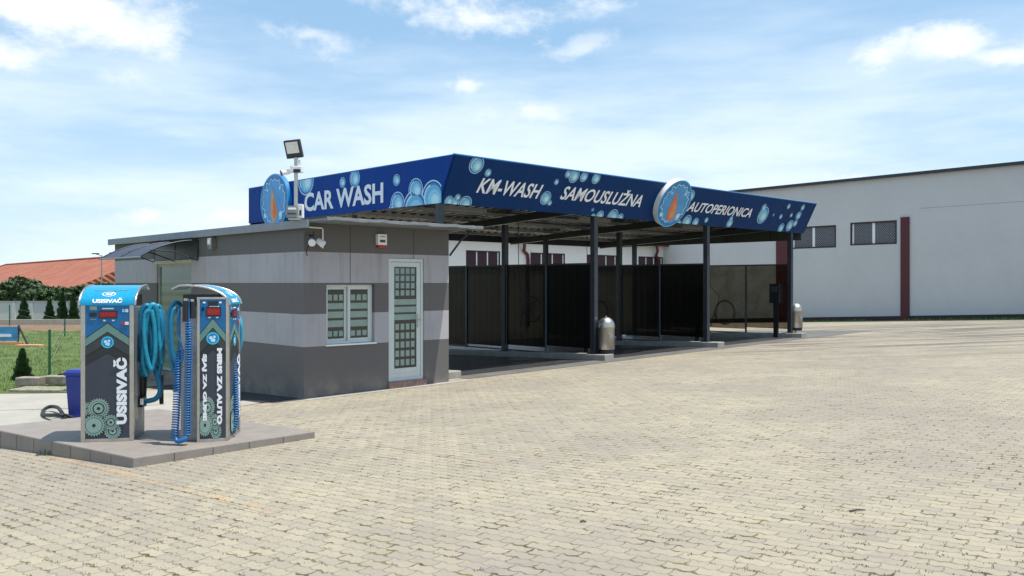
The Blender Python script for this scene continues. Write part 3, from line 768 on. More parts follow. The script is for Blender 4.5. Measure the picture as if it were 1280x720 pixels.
def make_bin(label, p):
    b = thing('litter_bin', label, 'bin', p, 0, 'steel litter bins of the wash bays')
    x = Vector(p); 
    mb = MB(); prof = [(.175, .17), (.182, .175), (.182, .62), (.188, .625), (.188, .66)] + [(.188 * math.cos(R(a)) , .66 + .20 * math.sin(R(a))) for a in range(10, 91, 10)]
    mb.lathe(x, [(0.0, .17)] + prof, M['steel']); mb.tube([x + Vector((0, 0, .855)), x + Vector((0, 0, .885))], [.02, .012], M['steel'], 10); mb.build('body', b)
    mb = MB(); mb.lathe(x, [(.0, .09), (.168, .09), (.168, .168), (0, .168)], M['black']); mb.build('band', b)
    mb = MB(); mb.tube([x, x + Vector((0, 0, .10))], [.05, .05], M['steel'], 12); mb.tube([x + Vector((0, 0, -.01)), x + Vector((0, 0, .015))], .11, M['galv'], 14); mb.build('foot', b)
    mb = MB(); d = Vector((.5, -.86, 0)); 
    mb.fbox(lambda t, s, z: x + Vector((.86, .5, 0)) * t - d * s + Vector((0, 0, z)), -.06, .06, -.183, -.174, .42, .50, M['galv']); mb.build('ashtray', b)
    return b
pb = C(.16, -.20, 0); make_bin('steel domed bin beside the left screen of the wash bays', (pb.x, pb.y, gz(pb.x, pb.y) + .05))
pb = C(8.74, -.05, 0); make_bin('steel domed bin at the right end of the wash bays', (pb.x, pb.y, gz(pb.x, pb.y) + .10))

def panel_box(label, t, s, off):
    p = C(t, s, 0); g = gz(p.x, p.y); th = thing('wash_control_post', label, 'control panel', (p.x, p.y, g), 0, 'control posts of the wash bays')
    mb = MB(); mb.fbox(C, t + off - .04, t + off + .04, s - .06, s + .06, g, g + 1.0, M['black']); mb.build('post', th)
    mb = MB(); mb.fbox(C, t + off - .10, t + off + .10, s - .16, s + .16, g + .98, g + 1.53, M['black']); bb = bevel(mb.build('housing', th), .01)
    mb = MB(); sgn = -1 if off < 0 else 1; x0 = t + off + sgn * .10; mb.fbox(C, min(x0, x0 + sgn * .004), max(x0, x0 + sgn * .004), s - .11, s + .11, g + 1.30, g + 1.45, M['char']); mb.build('display', bb)
panel_box('black control post at the right end screen', 8.5, .36, -.14)
panel_box('dark control post behind the left steel bin', 0, .45, .30)
panel_box('dark control post behind the middle column of the canopy', 4.28, .45, .30)

def loop_hose(label, t, s, zc, r, name='pressure_hose'):
    p = C(t, s, zc); mb = MB(); pts = []
    for k in range(40):
        a = 2 * math.pi * k / 18 - .6; rr = r * (1 - .004 * k); pts.append(C(t - .02 - .0012 * k, s + rr * .95 * math.cos(a), zc + rr * math.sin(a)))
    mb.tube(pts, .011, M['rubber'], 6)
    q = C(t - .05, s + r + .25, 0); mb.tube([pts[0], C(t - .04, s + r * .5, zc + r * 1.3), C(t - .05, s + r + .12, 1.6), C(t - .05, s + r + .14, 2.6), C(t - .05, s + r + .14, 3.15)], .009, M['rubber'], 6)
    mb.tube([pts[-1], C(t - .05, s + r * 1.1, zc - .2), C(t - .05, s + r * 1.25, zc - .42)], .014, M['rubber'], 6)
    tag(mb.build(name), label, 'hose', 'hoses hanging on the screens'); 
loop_hose('coiled black pressure hose hanging on the brown screen at the right end', 8.44, 2.05, .82, .38)
loop_hose('coiled pressure hose hanging on the left dark screen', -.06, 1.75, 1.1, .30)
loop_hose('coiled pressure hose hanging on the middle dark screen', 4.22, 3.35, .9, .32)

# ------------------------------------------------------------------ plinth and vacuum machines
c0 = on_ground(166, 585.5); ZP = .165
pc = on_z(166, 572, ZP); pr = on_z(394, 539, ZP); pL = on_z(-19, 534, ZP); pb = pL + pr - pc
mb = MB(); vs = []
for p in (pc, pr, pb, pL): vs.append(Vector((p.x, p.y, -.35)))
for p in (pc, pr, pb, pL): vs.append(Vector(p))
mb.add(vs, [(3, 2, 1, 0), (4, 5, 6, 7), (0, 1, 5, 4), (1, 2, 6, 5), (2, 3, 7, 6), (3, 0, 4, 7)], M['plinth'])
# dark tile joints on the sides
for (p, q, n) in ((pc, pr, 5), (pc, pL, 8)):
    d = (q - p); nn = Vector((d.y, -d.x, 0)).normalized()
    if nn.y > 0: nn = -nn
    for k in range(1, n):
        o = p + d * k / n; e = d.normalized() * .0025
        mb.add([o - e + nn * .002 - Vector((0, 0, .2)), o + e + nn * .002 - Vector((0, 0, .2)), o + e + nn * .002 - Vector((0, 0, .012)), o - e + nn * .002 - Vector((0, 0, .012))], [(0, 1, 2, 3)], M['gear_d'])
pln = bevel(mb.build('tiled_plinth'), .012); tag(pln, 'low tiled plinth carrying the blue vacuum machines', 'plinth')

def gear(mb, mp, x, y, r, teeth, lift, rect, kx, ky, holes=0):
    P = []
    for k in range(teeth * 4):
        a = 2 * math.pi * k / (teeth * 4); rad = r * (1. if k % 4 in (0, 1) else .84); P.append((x + rad * math.cos(a) * kx, y + rad * math.sin(a) * ky))
    def star(P, m, l):   # fan so the toothed outline stays valid when clipped
        for i in range(len(P)): put_poly(mb, mp, [(x, y), P[i - 1], P[i]], m, l, rect)
    star([(x + (a - x) * 1.09, y + (b - y) * 1.09) for a, b in P], M['gear_d'], lift)
    star(P, M['gear'], lift + .0004)
    c = lambda f, m, l: put_poly(mb, mp, circ(x, y, r * f * kx, r * f * ky), m, lift + l, rect)
    c(.74, M['gear_d'], .0007); c(.69, M['gear'], .0010); 
    if holes:
        c(.55, M['gear_d'], .0012); c(.42, M['gear'], .0014)
    c(.16, M['gear_d'], .0016); c(.09, M['black'], .0018)

def graphics(parent, mp, W, H, kind):
    rect = (0, W, 0, H); U = lambda x: x * W; V = lambda y: y * H
    mb = MB()
    put_poly(mb, mp, [(0, 0), (W, 0), (W, H), (0, H)], M['slate'], .001)
    put_poly(mb, mp, [(0, V(.60)), (W, V(.60)), (W, H), (0, H)], M['azure'], .0016)
    def chev(ap, ed, low, m, l): put_poly(mb, mp, [(0, V(ed)), (U(.5), V(ap)), (W, V(ed)), (W, V(low)), (0, V(low))], m, l)
    chev(.868, .755, .55, M['black'], .0020); chev(.860, .747, .55, M['sage'], .0024)
    chev(.800, .690, .50, M['black'], .0028); chev(.790, .680, .50, M['char'], .0032)
    chev(.715, .620, .45, M['black'], .0036); chev(.700, .605, .45, mat('chevron_dark', srgb(36, 40, 44), .4), .0040)
    chev(.645, .555, .40, M['black'], .0044)
    put_poly(mb, mp, [(0, 0), (W, 0), (W, V(.545)), (U(.5), V(.635)), (0, V(.545))], M['slate'], .0048)
    r = .055 * H * .8
    put_poly(mb, mp, circ(U(.5), V(.72), r), M['cyan'], .0052); put_poly(mb, mp, circ(U(.5), V(.72), r * .80), M['bub3'], .0056)
    for (x, y, q) in ((-.3, .1, .28), (.25, .25, .22), (.1, -.3, .3), (-.2, -.35, .15)): put_poly(mb, mp, circ(U(.5) + x * r, V(.72) + y * r, q * r, n=12), M['bub1'], .0060)
    kx = 1.0
    s = W / .38
    gear(mb, mp, U(.04), V(.225), .055 * H * .9, 14, .0052, rect, 1, 1)
    gear(mb, mp, U(.30), V(.225), .088 * H * .9, 26, .0074, rect, s if s < 1 else 1, 1, 1)
    gear(mb, mp, U(.62), V(.055), .062 * H, 18, .0096, rect, s if s < 1 else 1, 1, 1)
    gear(mb, mp, U(.58), V(.12), .060 * H, 18, .0118, rect, s if s < 1 else 1, 1, 1)
    gear(mb, mp, U(.20), V(.10), .082 * H, 24, .0140, rect, s if s < 1 else 1, 1)
    mb.build('graphics', parent)
    mb = MB()
    if kind == 'vac':
        put_text(mb, mp, 'USISIVAČ', U(.64), V(.105), U(.31), V(.50), M['letter'], .0168, rot=90, bold=.065, space=1.05)
    else:
        put_text(mb, mp, 'SJAJ ZA GUME', U(.08), V(.13), U(.19), V(.48), M['letter'], .0168, rot=-90, bold=.065)
        put_text(mb, mp, 'MIRIS ZA AUTO', U(.66), V(.10), U(.20), V(.55), M['letter'], .0168, rot=-90, bold=.065)
    mb.build('lettering', parent)
    mb = MB()
    def bx(x0, x1, y0, y1, m, l): 
        q = [(U(x0), V(y0)), (U(x1), V(y0)), (U(x1), V(y1)), (U(x0), V(y1))]; vs = [mp(x, y, l) for x, y in q] + [mp(x, y, .001) for x, y in q]
        mb.add(vs, [(0, 1, 2, 3), (0, 4, 5, 1), (1, 5, 6, 2), (2, 6, 7, 3), (3, 7, 4, 0)], m)
    if kind == 'vac':
        bx(.30, .72, .900, .955, M['black'], .008); bx(.32, .70, .908, .947, M['red'], .010)
        bx(.09, .25, .912, .942, M['black'], .012); bx(.10, .26, .962, .990, M['gear'], .004); bx(.38, .64, .968, .977, M['letter'], .004)
        bx(.40, .46, .878, .888, M['letter'], .004); bx(.60, .66, .878, .888, M['letter'], .004); bx(.84, .97, .945, .968, M['letter'], .004); bx(.86, .91, .945, .968, M['cyan'], .005)
        bx(.83, .90, .850, .872, M['redplastic'], .014); bx(.90, .98, .850, .872, M['white'], .010); bx(.10, .24, .888, .894, M['gear'], .004)
    else:
        bx(.24, .82, .878, .945, M['black'], .008); bx(.28, .78, .888, .935, M['red'], .010)
        bx(.34, .70, .962 - .0, .995, M['black'], .012) if False else None
        bx(.33, .70, .955, .985, M['black'], .012)
        for x in (.12, .74): bx(x, x + .10, .972, .984, M['letter'], .004)
        bx(.36, .74, .946, .952, M['letter'], .004); bx(.07, .17, .918, .945, M['navy'], .012)
        bx(.32, .42, .866, .874, M['letter'], .004); bx(.62, .72, .866, .874, M['letter'], .004)
    mb.build('display', parent)
    # slim characters of the read-out
    mb = MB()
    if kind == 'vac': put_text(mb, mp, '8888', U(.36), V(.915), U(.30), V(.026), M['redplastic'], .0108, bold=.0)
    else: put_text(mb, mp, '8888', U(.32), V(.896), U(.40), V(.03), M['redplastic'], .0108, bold=.0)
    mb.build('read_out', parent)

def make_vac(label, loc, rz, dot):
    W, D, H = .485, .46, 1.325; v = thing('vacuum_machine', label, 'vacuum machine', loc, rz, 'blue coin vacuum machines')
    L = lambda x, y, z: Vector((x, y, z))
    mb = MB(); mb.fbox(L, .012, W - .012, .02, D, 0, H - .02, M['galv']); bevel(mb.build('body', v, False), .006)
    mb = MB(); e = .042
    mb.fbox(L, 0, e, -.008, .03, 0, H, M['steel']); mb.fbox(L, W - e, W, -.008, .03, 0, H, M['steel']); mb.fbox(L, e, W - e, -.008, .03, 0, .032, M['steel'])
    bevel(mb.build('frame', v, False), .004)
    mb = MB(); mb.fbox(L, e, W - e, .0, .0195, .032, H, M['slate']); fp = mb.build('front_panel', v, False)
    MW[fp.name] = MW[v.name]
    def local(fn):   # prints are made in the machine's own frame
        return fn
    mpp = lambda x, y, l: MW[v.name] @ Vector((e + x, -l, .032 + y))
    graphics(fp, mpp, W - 2 * e, H - .032, 'vac')
    # hood
    n = 16; prof = []
    for k in range(n + 1):
        a = R(100) * k / n; prof.append((.0 + .44 * (1 - math.cos(a)) * .93 - .012, H + .19 * math.sin(a)))
    prof.append((.53, H + .155))
    mb = MB(); ns = len(prof)
    vs = [Vector((x, y, z)) for x in (-.012, W + .012) for (y, z) in prof] + [Vector((x, y + .004, z - .012)) for x in (-.012, W + .012) for (y, z) in prof]
    fs = []
    for k in range(ns - 1):
        fs += [(k, ns + k, ns + k + 1, k + 1), (2 * ns + k + 1, 3 * ns + k + 1, 3 * ns + k, 2 * ns + k)]
    mb.add(vs, fs, M['azure2'], True); hd = mb.build('hood', v, False)
    mb = MB()
    for x in (-.012, W + .012): mb.tube([Vector((x, y, z - .004)) for y, z in prof], .013, M['steel'], 8)
    mb.tube([Vector((-.012, prof[-1][0], prof[-1][1])), Vector((W + .012, prof[-1][0], prof[-1][1]))], .009, M['steel'], 8); mb.build('hood_trim', hd, False)
    mb = MB(); mb.fbox(L, .03, W - .03, .10, D - .02, H - .02, H + .10, M['black']); mb.build('motor_cover', v, False)
    # emblem and word on the hood
    lens = [0]
    for k in range(1, ns): lens.append(lens[-1] + math.hypot(prof[k][0] - prof[k - 1][0], prof[k][1] - prof[k - 1][1]))
    def hm(x, sdist, l):
        s = max(0, min(lens[-1] - 1e-4, sdist))
        for k in range(1, ns):
            if lens[k] >= s: break
        f = (s - lens[k - 1]) / (lens[k] - lens[k - 1]); y = mix(prof[k - 1][0], prof[k][0], f); z = mix(prof[k - 1][1], prof[k][1], f)
        dy, dz = prof[k][0] - prof[k - 1][0], prof[k][1] - prof[k - 1][1]; q = math.hypot(dy, dz)
        return MW[v.name] @ Vector((x, y - dz / q * l, z + dy / q * l))
    mb = MB(); put_text(mb, hm, 'USISIVAČ', W * .22, .018, W * .56, .052, M['letter'], .004, bold=.045)
    for p in ringpolys(0, 0, .86, 1., 0, 2 * math.pi, 24): mb.add([hm(W / 2 + x * .062, .125 + y * .036, .004) for x, y in p], [(0, 1, 2, 3)], M['letter'])
    vs, fs = text_shape('42', bold=.02, shear=.3); mb.add([hm(W / 2 - .036 + x * .072, .107 + y * .036, .005) for x, y in vs], fs, M['letter'])
    mb.build('hood_print', hd)
    mb = MB(); lighter = M['bub1']
    put_poly(mb, hm, [(W * .18, .205), (W * .5, .178), (W * .82, .205), (W * .82, .222), (W * .5, .192), (W * .18, .222)], M['sage'], .003); mb.build('hood_stripe', hd)
    return v
v1p = on_z(101, 553, ZP)
vac1 = make_vac('blue coin vacuum machine nearest the left edge, facing the camera', (v1p.x, v1p.y, ZP), R(10), True)
vac2 = make_vac('blue coin vacuum machine turned side on behind the narrow dispenser', (-2.775, 8.40, ZP), math.atan2(.996, -.09), True)
# narrow dispenser
dp = on_z(246, 553, ZP); dis = thing('spray_dispenser', 'narrow blue tyre shine and scent dispenser with a steel frame', 'dispenser', (dp.x, dp.y, ZP), math.atan2(.31, .95))
W, D, H = .292, .13, 1.40; L = lambda x, y, z: Vector((x, y, z)); e = .027
mb = MB(); mb.fbox(L, .006, W - .006, .015, D, 0, H - .01, M['galv']); bevel(mb.build('body', dis, False), .004)
mb = MB(); mb.fbox(L, 0, e, -.008, .03, 0, H, M['steel']); mb.fbox(L, W - e, W, -.008, .03, 0, H, M['steel']); mb.fbox(L, e, W - e, -.008, .03, 0, .03, M['steel']); mb.fbox(L, e, W - e, -.008, .03, H - .022, H, M['steel']); bevel(mb.build('frame', dis, False), .003)
mb = MB(); mb.fbox(L, e, W - e, .0, .0145, .03, H - .022, M['slate']); fp = mb.build('front_panel', dis, False)
graphics(fp, lambda x, y, l: MW[dis.name] @ Vector((e + x, -l, .03 + y)), W - 2 * e, H - .052, 'spray')

def smooth_path(P, n=8):
    P = [Vector(p) for p in P]; out = []
    Q = [P[0]] + P + [P[-1]]
    for i in range(1, len(Q) - 2):
        a, b, c, d = Q[i - 1], Q[i], Q[i + 1], Q[i + 2]
        for k in range(n):
            t = k / n; out.append(.5 * ((2 * b) + (c - a) * t + (2 * a - 5 * b + 4 * c - d) * t * t + (3 * b - a - 3 * c + d) * t ** 3))
    out.append(P[-1]); return out
def ribbed(mb, P, r, m, n=8):
    pts = smooth_path(P, n); fine = []
    for i in range(len(pts) - 1):
        L_ = (pts[i + 1] - pts[i]).length; k = max(1, int(L_ / .009))
        for j in range(k): fine.append(pts[i].lerp(pts[i + 1], j / k))
    rs = [r * (1 + (.09 if i % 2 else -.05)) for i in range(len(fine))]
    mb.tube(fine, rs, m, 10)
# hoses on the right flank of the first machine
Y1 = 8.62
hs = lambda pts, dy=0: [at(x, y, Y1 + dy + d) for x, y, d in pts]
mb = MB()
ribbed(mb, hs([(178, 452, 0), (176, 430, -.02), (175, 405, -.03), (178, 388, -.02), (184, 382, 0), (190, 392, .02), (192, 420, .03), (188, 448, .02), (183, 466, 0)]), .025, M['hose'])
mb.build('vacuum_hose', vac1)
mb = MB()
ribbed(mb, hs([(184, 470, -.04), (179, 455, -.06), (180, 432, -.07), (183, 405, -.07), (187, 386, -.06), (192, 381, -.04), (196, 390, -.02), (198, 415, 0), (201, 440, 0), (203, 455, .02)]), .025, M['hose2'])
ribbed(mb, hs([(203, 400, .10), (199, 384, .08), (194, 386, .06), (191, 405, .04), (188, 425, .02), (189, 445, .02), (195, 462, .02), (199, 478, .0), (200, 490, 0), (195, 498, 0), (186, 501, 0), (176, 502, 0)]), .025, M['hose'])
ribbed(mb, hs([(175, 392, .03), (173, 420, .02), (174, 455, .02), (179, 468, .02), (186, 455, .02), (190, 430, 0), (186, 404, -.02), (182, 386, -.02)]), .019, M['hose2'])
ribbed(mb, hs([(187, 388, -.08), (181, 395, -.09), (180, 420, -.10), (184, 448, -.09), (190, 462, -.07), (194, 440, -.06), (193, 408, -.06), (189, 386, -.07)]), .021, M['hose2'])
ribbed(mb, hs([(199, 388, .04), (203, 405, .02), (203, 432, .02), (198, 470, .02), (193, 450, .04), (195, 410, .05), (198, 386, .06)]), .025, M['hose'])
ribbed(mb, hs([(196, 384, .12), (204, 392, .12), (205, 420, .12), (204, 446, .12), (199, 462, .12), (194, 452, .12)]), .018, M['hose'])
mb.build('vacuum_hose', vac1)
mb = MB(); c = at(175, 502, Y1); mb.box(c, (.09, .10, .10), M['black']); mb.box(at(177.5, 502, Y1 - .06), (.03, .02, .06), M['white']); mb.build('hose_socket', vac1)
mb = MB()
mb.tube([at(178, 470, Y1 + .05), at(178, 500, Y1 + .06)], [.05, .035], M['black'], 10); mb.tube([at(200, 468, Y1 + .12), at(202, 505, Y1 + .12)], [.035, .02], M['black'], 10); mb.build('suction_nozzle', vac1)
mb = MB(); mb.tube([at(173, 384, Y1 + .02), at(194, 383, Y1 + .02)], .01, M['steel'], 8); mb.tube([at(173, 384, Y1 + .14), at(200, 385, Y1 + .14)], .01, M['steel'], 8); mb.build('hose_hook', vac1)

def coil(mb, P, rad, wire, pitch, m):
    pts = smooth_path(P, 10); L_ = [0]
    for i in range(1, len(pts)): L_.append(L_[-1] + (pts[i] - pts[i - 1]).length)
    tot = L_[-1]; N = int(tot / pitch * 9); out = []; j = 1
    for i in range(N + 1):
        s = tot * i / N
        while j < len(pts) - 1 and L_[j] < s: j += 1
        f = (s - L_[j - 1]) / max(1e-6, L_[j] - L_[j - 1]); p = pts[j - 1].lerp(pts[j], f); t = (pts[j] - pts[j - 1]).normalized()
        u = t.cross(Vector((0, 1, .05))).normalized(); w = t.cross(u); a = 2 * math.pi * s / pitch
        out.append(p + (u * math.cos(a) + w * math.sin(a)) * rad)
    mb.tube(out, wire, m, 5)
Y2 = 8.14
mb = MB(); coil(mb, [at(226, 438, Y2 + .05), at(222, 465, Y2), at(221, 500, Y2), at(219, 535, Y2), at(218, 547, Y2)], .031, .0078, .024, M['coil']); 
ribbed(mb, [at(218, 546, Y2), at(222, 551.5, Y2 - .02), at(230, 549.5, Y2 - .03), at(234, 544, Y2)], .022, M['coil'], 6)
coil(mb, [at(234, 544, Y2), at(234, 515, Y2), at(235, 470, Y2), at(236, 430, Y2), at(236, 402, Y2 + .02)], .029, .0078, .024, M['coil'])
mb.tube(smooth_path([at(236, 402, Y2 + .02), at(236, 380, Y2 + .04), at(235, 374, Y2 + .05)]), .009, M['coil'], 6)
mb.tube(smooth_path([at(226, 438, Y2 + .05), at(223, 452, Y2), at(229, 447, Y2 - .02), at(227, 432, Y2), at(221, 410, Y2 + .02), at(224, 385, Y2 + .04)]), .008, M['coil'], 6)
mb.build('coiled_hose', dis)
mb = MB(); mb.tube([at(232, 376, Y2 + .02), at(232, 402, Y2 + .02)], [.028, .028], M['black'], 10); mb.tube([at(241, 377, Y2 + .05), at(241, 398, Y2 + .05)], [.026, .03], M['black'], 10)
mb.tube([at(232, 373, Y2 + .02), at(232, 377, Y2 + .02)], .02, M['steel'], 8); mb.tube([at(240, 374, Y2 + .05), at(240, 378, Y2 + .05)], .02, M['steel'], 8)
mb.build('spray_gun_holder', dis)
mb = MB()
ribbed(mb, [at(226, 470, 8.5), at(217, 462, 8.45), at(212, 430, 8.4), at(211, 400, 8.4), at(214, 384, 8.42), at(220, 378, 8.45), at(226, 384, 8.5), at(228, 410, 8.5), at(225, 445, 8.5), at(224, 470, 8.5)], .021, M['hose'])
ribbed(mb, [at(222, 458, 8.36), at(216, 440, 8.34), at(214, 405, 8.34), at(218, 386, 8.36), at(224, 392, 8.4), at(226, 420, 8.4), at(222, 452, 8.4)], .020, M['hose'])
mb.build('vacuum_hose', vac2)
Y3 = 9.0
mb = MB(); coil(mb, [at(290, 442, Y3 - .3), at(294, 470, Y3 - .35), at(295, 505, Y3 - .4), at(294, 530, Y3 - .42), at(287, 544, Y3 - .45)], .028, .0075, .024, M['coil'])
ribbed(mb, [at(297, 392, Y3 + .05), at(301, 405, Y3), at(301.5, 425, Y3), at(298, 440, Y3)], .02, M['hose2']); mb.build('coiled_hose', vac2)

# ------------------------------------------------------------------ blue bin, hose on the ground, blocks, posts
p = on_ground(97.5, 521.5); bn = thing('wheelie_bin', 'small blue plastic bin behind the left vacuum machine', 'bin', p)
Lb = lambda w0, w1, z0, z1, mb, m: mb.add([p + Vector((sx * w, sy * w * .95, z)) for (w, z) in ((w0, z0), (w1, z1)) for (sx, sy) in ((-1, -1), (1, -1), (1, 1), (-1, 1))], [(0, 3, 2, 1), (4, 5, 6, 7), (0, 1, 5, 4), (1, 2, 6, 5), (2, 3, 7, 6), (3, 0, 4, 7)], m)
mb = MB(); Lb(.085, .115, .0, .56, mb, M['binblue']); bevel(mb.build('body', bn), .012)
mb = MB(); Lb(.128, .128, .56, .60, mb, M['binblue']); Lb(.128, .09, .60, .635, mb, M['binblue']); mb.tube([p + Vector((-.16, -.05, .575)), p + Vector((-.23, -.05, .57)), p + Vector((-.23, .05, .57)), p + Vector((-.16, .05, .575))], .012, M['black']); bevel(mb.build('lid', bn), .008)

gpos = on_z(70, 522, ZP + .015) if False else on_ground(68, 525)
mb = MB(); g0 = gpos
zg = lambda x, y, h=.022: Vector((x, y, gz(x, y) + h))
lp = [on_ground(*q) for q in ((92, 526), (84, 525), (76, 526.5), (64, 525.5), (55, 522), (54, 517), (62, 514.5), (72, 516.5), (78, 522), (82, 527))]
lp = [q + Vector((0, 0, .035 + .045 * math.sin(i * .7) ** 2)) for i, q in enumerate(lp)]
mb.tube(smooth_path(lp), .024, M['rubber'], 10); tag(mb.build('rubber_hose_offcut'), 'looped piece of black rubber hose lying on the pale yard', 'hose')

for i, (x0, x1, yb, h, lab) in enumerate(((18, 47, 486.5, .14, 'weathered concrete block lying at the lawn edge, the left one on top'), (52, 80, 484.5, .14, 'weathered concrete block lying at the lawn edge, the right one'), (16, 80, 490.5, .06, 'long flat weathered slab under the two concrete blocks'))):
    a = on_ground(x0, yb); b = on_ground(x1, yb); m_ = MB(); L_ = (b - a).length; d = (b - a).normalized()
    z0 = .0 if i == 2 else .062
    m_.box((a + b) / 2 + Vector((0, .14, h / 2 + z0)), (L_, .26 if i < 2 else .5, h), M['block'], math.atan2(d.y, d.x) + (.03, -.04, 0)[i])
    tag(bevel(m_.build('concrete_block'), .012), lab, 'concrete block', 'weathered blocks at the lawn edge')

pp = [(62, 475, 412), (81, 421, 398), (12, 407, 381)]
gp = [on_ground(a, b) for a, b, c in pp]
fe = thing('wire_fence', 'thin wire fence with green posts across the lawn', 'fence', gp[0])
tops = []
for (a, b, c), g in zip(pp, gp):
    h = (b - c) * g.y / F; mb = MB(); mb.tube([g - Vector((0, 0, .1)), g + Vector((0, 0, h))], .024, M['greenpost'], 8); mb.build('post', fe); tops.append((g, h))
for i in range(2):
    mb = MB()
    for f in (.3, .6, .9): mb.tube([tops[i][0] + Vector((0, 0, tops[i][1] * f)), tops[i + 1][0] + Vector((0, 0, tops[i + 1][1] * f))], .003, M['galv'], 4)
    mb.build('wire', fe)
q = on_ground(6, 432)
bd = thing('banner_stand', 'small blue banner board leaning on a wooden frame on the lawn', 'banner', q)
mb = MB(); mb.box(q + Vector((-.1, 0, .35)), (1.0, .03, .42), M['tarp']); mb.box(q + Vector((-.1, -.02, .30)), (.6, .01, .08), M['letter']); mb.build('board', bd)
mb = MB(); mb.tube([q + Vector((.42, -.03, .6)), q + Vector((.72, -.05, 0))], .03, M['char']); mb.tube([q + Vector((.36, .05, 0)), q + Vector((.42, 0, .6))], .03, M['maroon']); mb.box(q + Vector((.0, 0, .06)), (1.1, .2, .1), M['tan']); mb.build('frame', bd)
m_ = MB(); a = on_ground(22, 434); m_.box(a + Vector((.35, 0, .04)), (.7, .25, .07), M['tan']); tag(bevel(m_.build('timber_plank'), .01), 'pale timber plank on the grass beside the blue banner board', 'plank')

# ------------------------------------------------------------------ plants and far left background
def leaf_cloud(mb, blobs, n, size, m, flat=.6):
    vs = []; fs = []; W = [b[3] * b[4] * b[5] for b in blobs]
    for _ in range(n):
        b = random.choices(blobs, W)[0]
        while True:
            d = Vector([random.uniform(-1, 1) for _ in range(3)])
            if .0 < d.length <= 1: break
        d = d.normalized() * (d.length ** .45)
        c = Vector((b[0] + d.x * b[3], b[1] + d.y * b[4], b[2] + d.z * b[5]))
        a = Vector([random.gauss(0, 1) for _ in range(3)]).normalized(); q = a.cross(Vector([random.gauss(0, 1) for _ in range(3)])).normalized(); s = size * random.uniform(.5, 1.3)
        i = len(vs); vs += [c - a * s, c + q * s * flat, c + a * s, c - q * s * flat]; fs.append((i, i + 1, i + 2, i + 3))
    mb.add(vs, fs, m)
def conifer(p, h, r, label, m, n=1500, group='small conifers along the white wall', leaf=.05):
    t = thing('conifer', label, 'conifer', p, 0, group); p = Vector(p)
    mb = MB(); mb.tube([p - Vector((0, 0, .05)), p + Vector((0, 0, h * .9))], [.03 * h, .008], M['bark'], 6); mb.build('trunk', t)
    mb = MB(); vs = []; fs = []
    for _ in range(n):
        f = random.random() ** 1.3; rad = r * (1 - f) ** .8 * (.35 + .65 * random.random() ** .4) * (1 + .18 * math.sin(f * 23 + random.random())); a = random.uniform(0, 6.283)
        c = p + Vector((rad * math.cos(a), rad * math.sin(a), h * (.04 + .96 * f))); d = Vector((math.cos(a) * .7, math.sin(a) * .7, .8 + random.random() * .5)).normalized()
        q = d.cross(Vector([random.gauss(0, 1) for _ in range(3)])).normalized(); s = leaf * random.uniform(.6, 1.4)
        i = len(vs); vs += [c - d * s, c + q * s * .45, c + d * s * 1.3, c - q * s * .45]; fs.append((i, i + 1, i + 2, i + 3))
    mb.add(vs, fs, m); mb.build('crown', t)
g = on_ground(28, 476); conifer(g, .60, .17, 'young conifer at the edge of the lawn beside the concrete blocks', M['conifer2'], 2600, None, .035)
def gfar(px, Y): x = (px - 640) / F * Y; return Vector((x, Y, gz(x, Y)))
for px, h, r, lab in ((30, 1.15, .27, 'leftmost small conifer before the white wall'), (62, 1.0, .23, 'shortest small conifer before the white wall, second from left'), (78, 1.35, .27, 'tallest small conifer before the white wall, third from left'), (92, 1.3, .25, 'rightmost small conifer before the white wall, beside the vacuum machine hood')):
    p = gfar(px, 42.5); conifer(p, h, r, lab, M['conifer'], 1500, leaf=.07)
mb = MB(); x0, x1 = gfar(-90, 44).x, gfar(150, 44).x; mb.box(((x0 + x1) / 2, 44, .20), (x1 - x0, .25, 1.1), M['white_wall']); mb.box(((x0 + x1) / 2, 44, .765), (x1 - x0, .33, .03), M['conc'])
for k in range(12): mb.box((x0 + (x1 - x0) * k / 11, 43.86, .2), (.18, .04, 1.08), M['white_wall'])
tag(mb.build('garden_wall'), 'long white garden wall beyond the lawn', 'wall')
mb = MB(); x0, x1 = gfar(-90, 38.2).x, gfar(150, 38.2).x; mb.box(((x0 + x1) / 2, 38.2, -.12), (x1 - x0, .2, .42), mat('beige_wall', (.40, .36, .29), .9, var=.1)); tag(mb.build('low_wall'), 'low beige kerb wall in front of the white garden wall', 'wall')
def tree(p, h, blobs, label, n):
    t = thing('broadleaf_tree', label, 'tree', p, 0, 'dark trees below the red roof'); p = Vector(p)
    mb = MB(); mb.tube([p, p + Vector((.1, 0, h * .45)), p + Vector((0, .1, h * .75))], [.14, .10, .04], M['bark'], 8)
    for b in blobs: mb.tube([p + Vector((.05, 0, h * .35)), p + Vector(b[:3])], [.06, .02], M['bark'], 5)
    mb.build('trunk', t)
    mb = MB(); leaf_cloud(mb, [(p.x + b[0], p.y + b[1], p.z + b[2], b[3], b[4], b[5]) for b in blobs], n, .16, M['leaf']); mb.build('crown', t)
def blobs(w, h, n):
    out = []
    for i in range(n):
        out.append((random.uniform(-.5, .5) * w, random.uniform(-.4, .4) * w, h * random.uniform(.35, .80), w * random.uniform(.22, .36), w * random.uniform(.22, .34), h * random.uniform(.13, .24)))
    return out
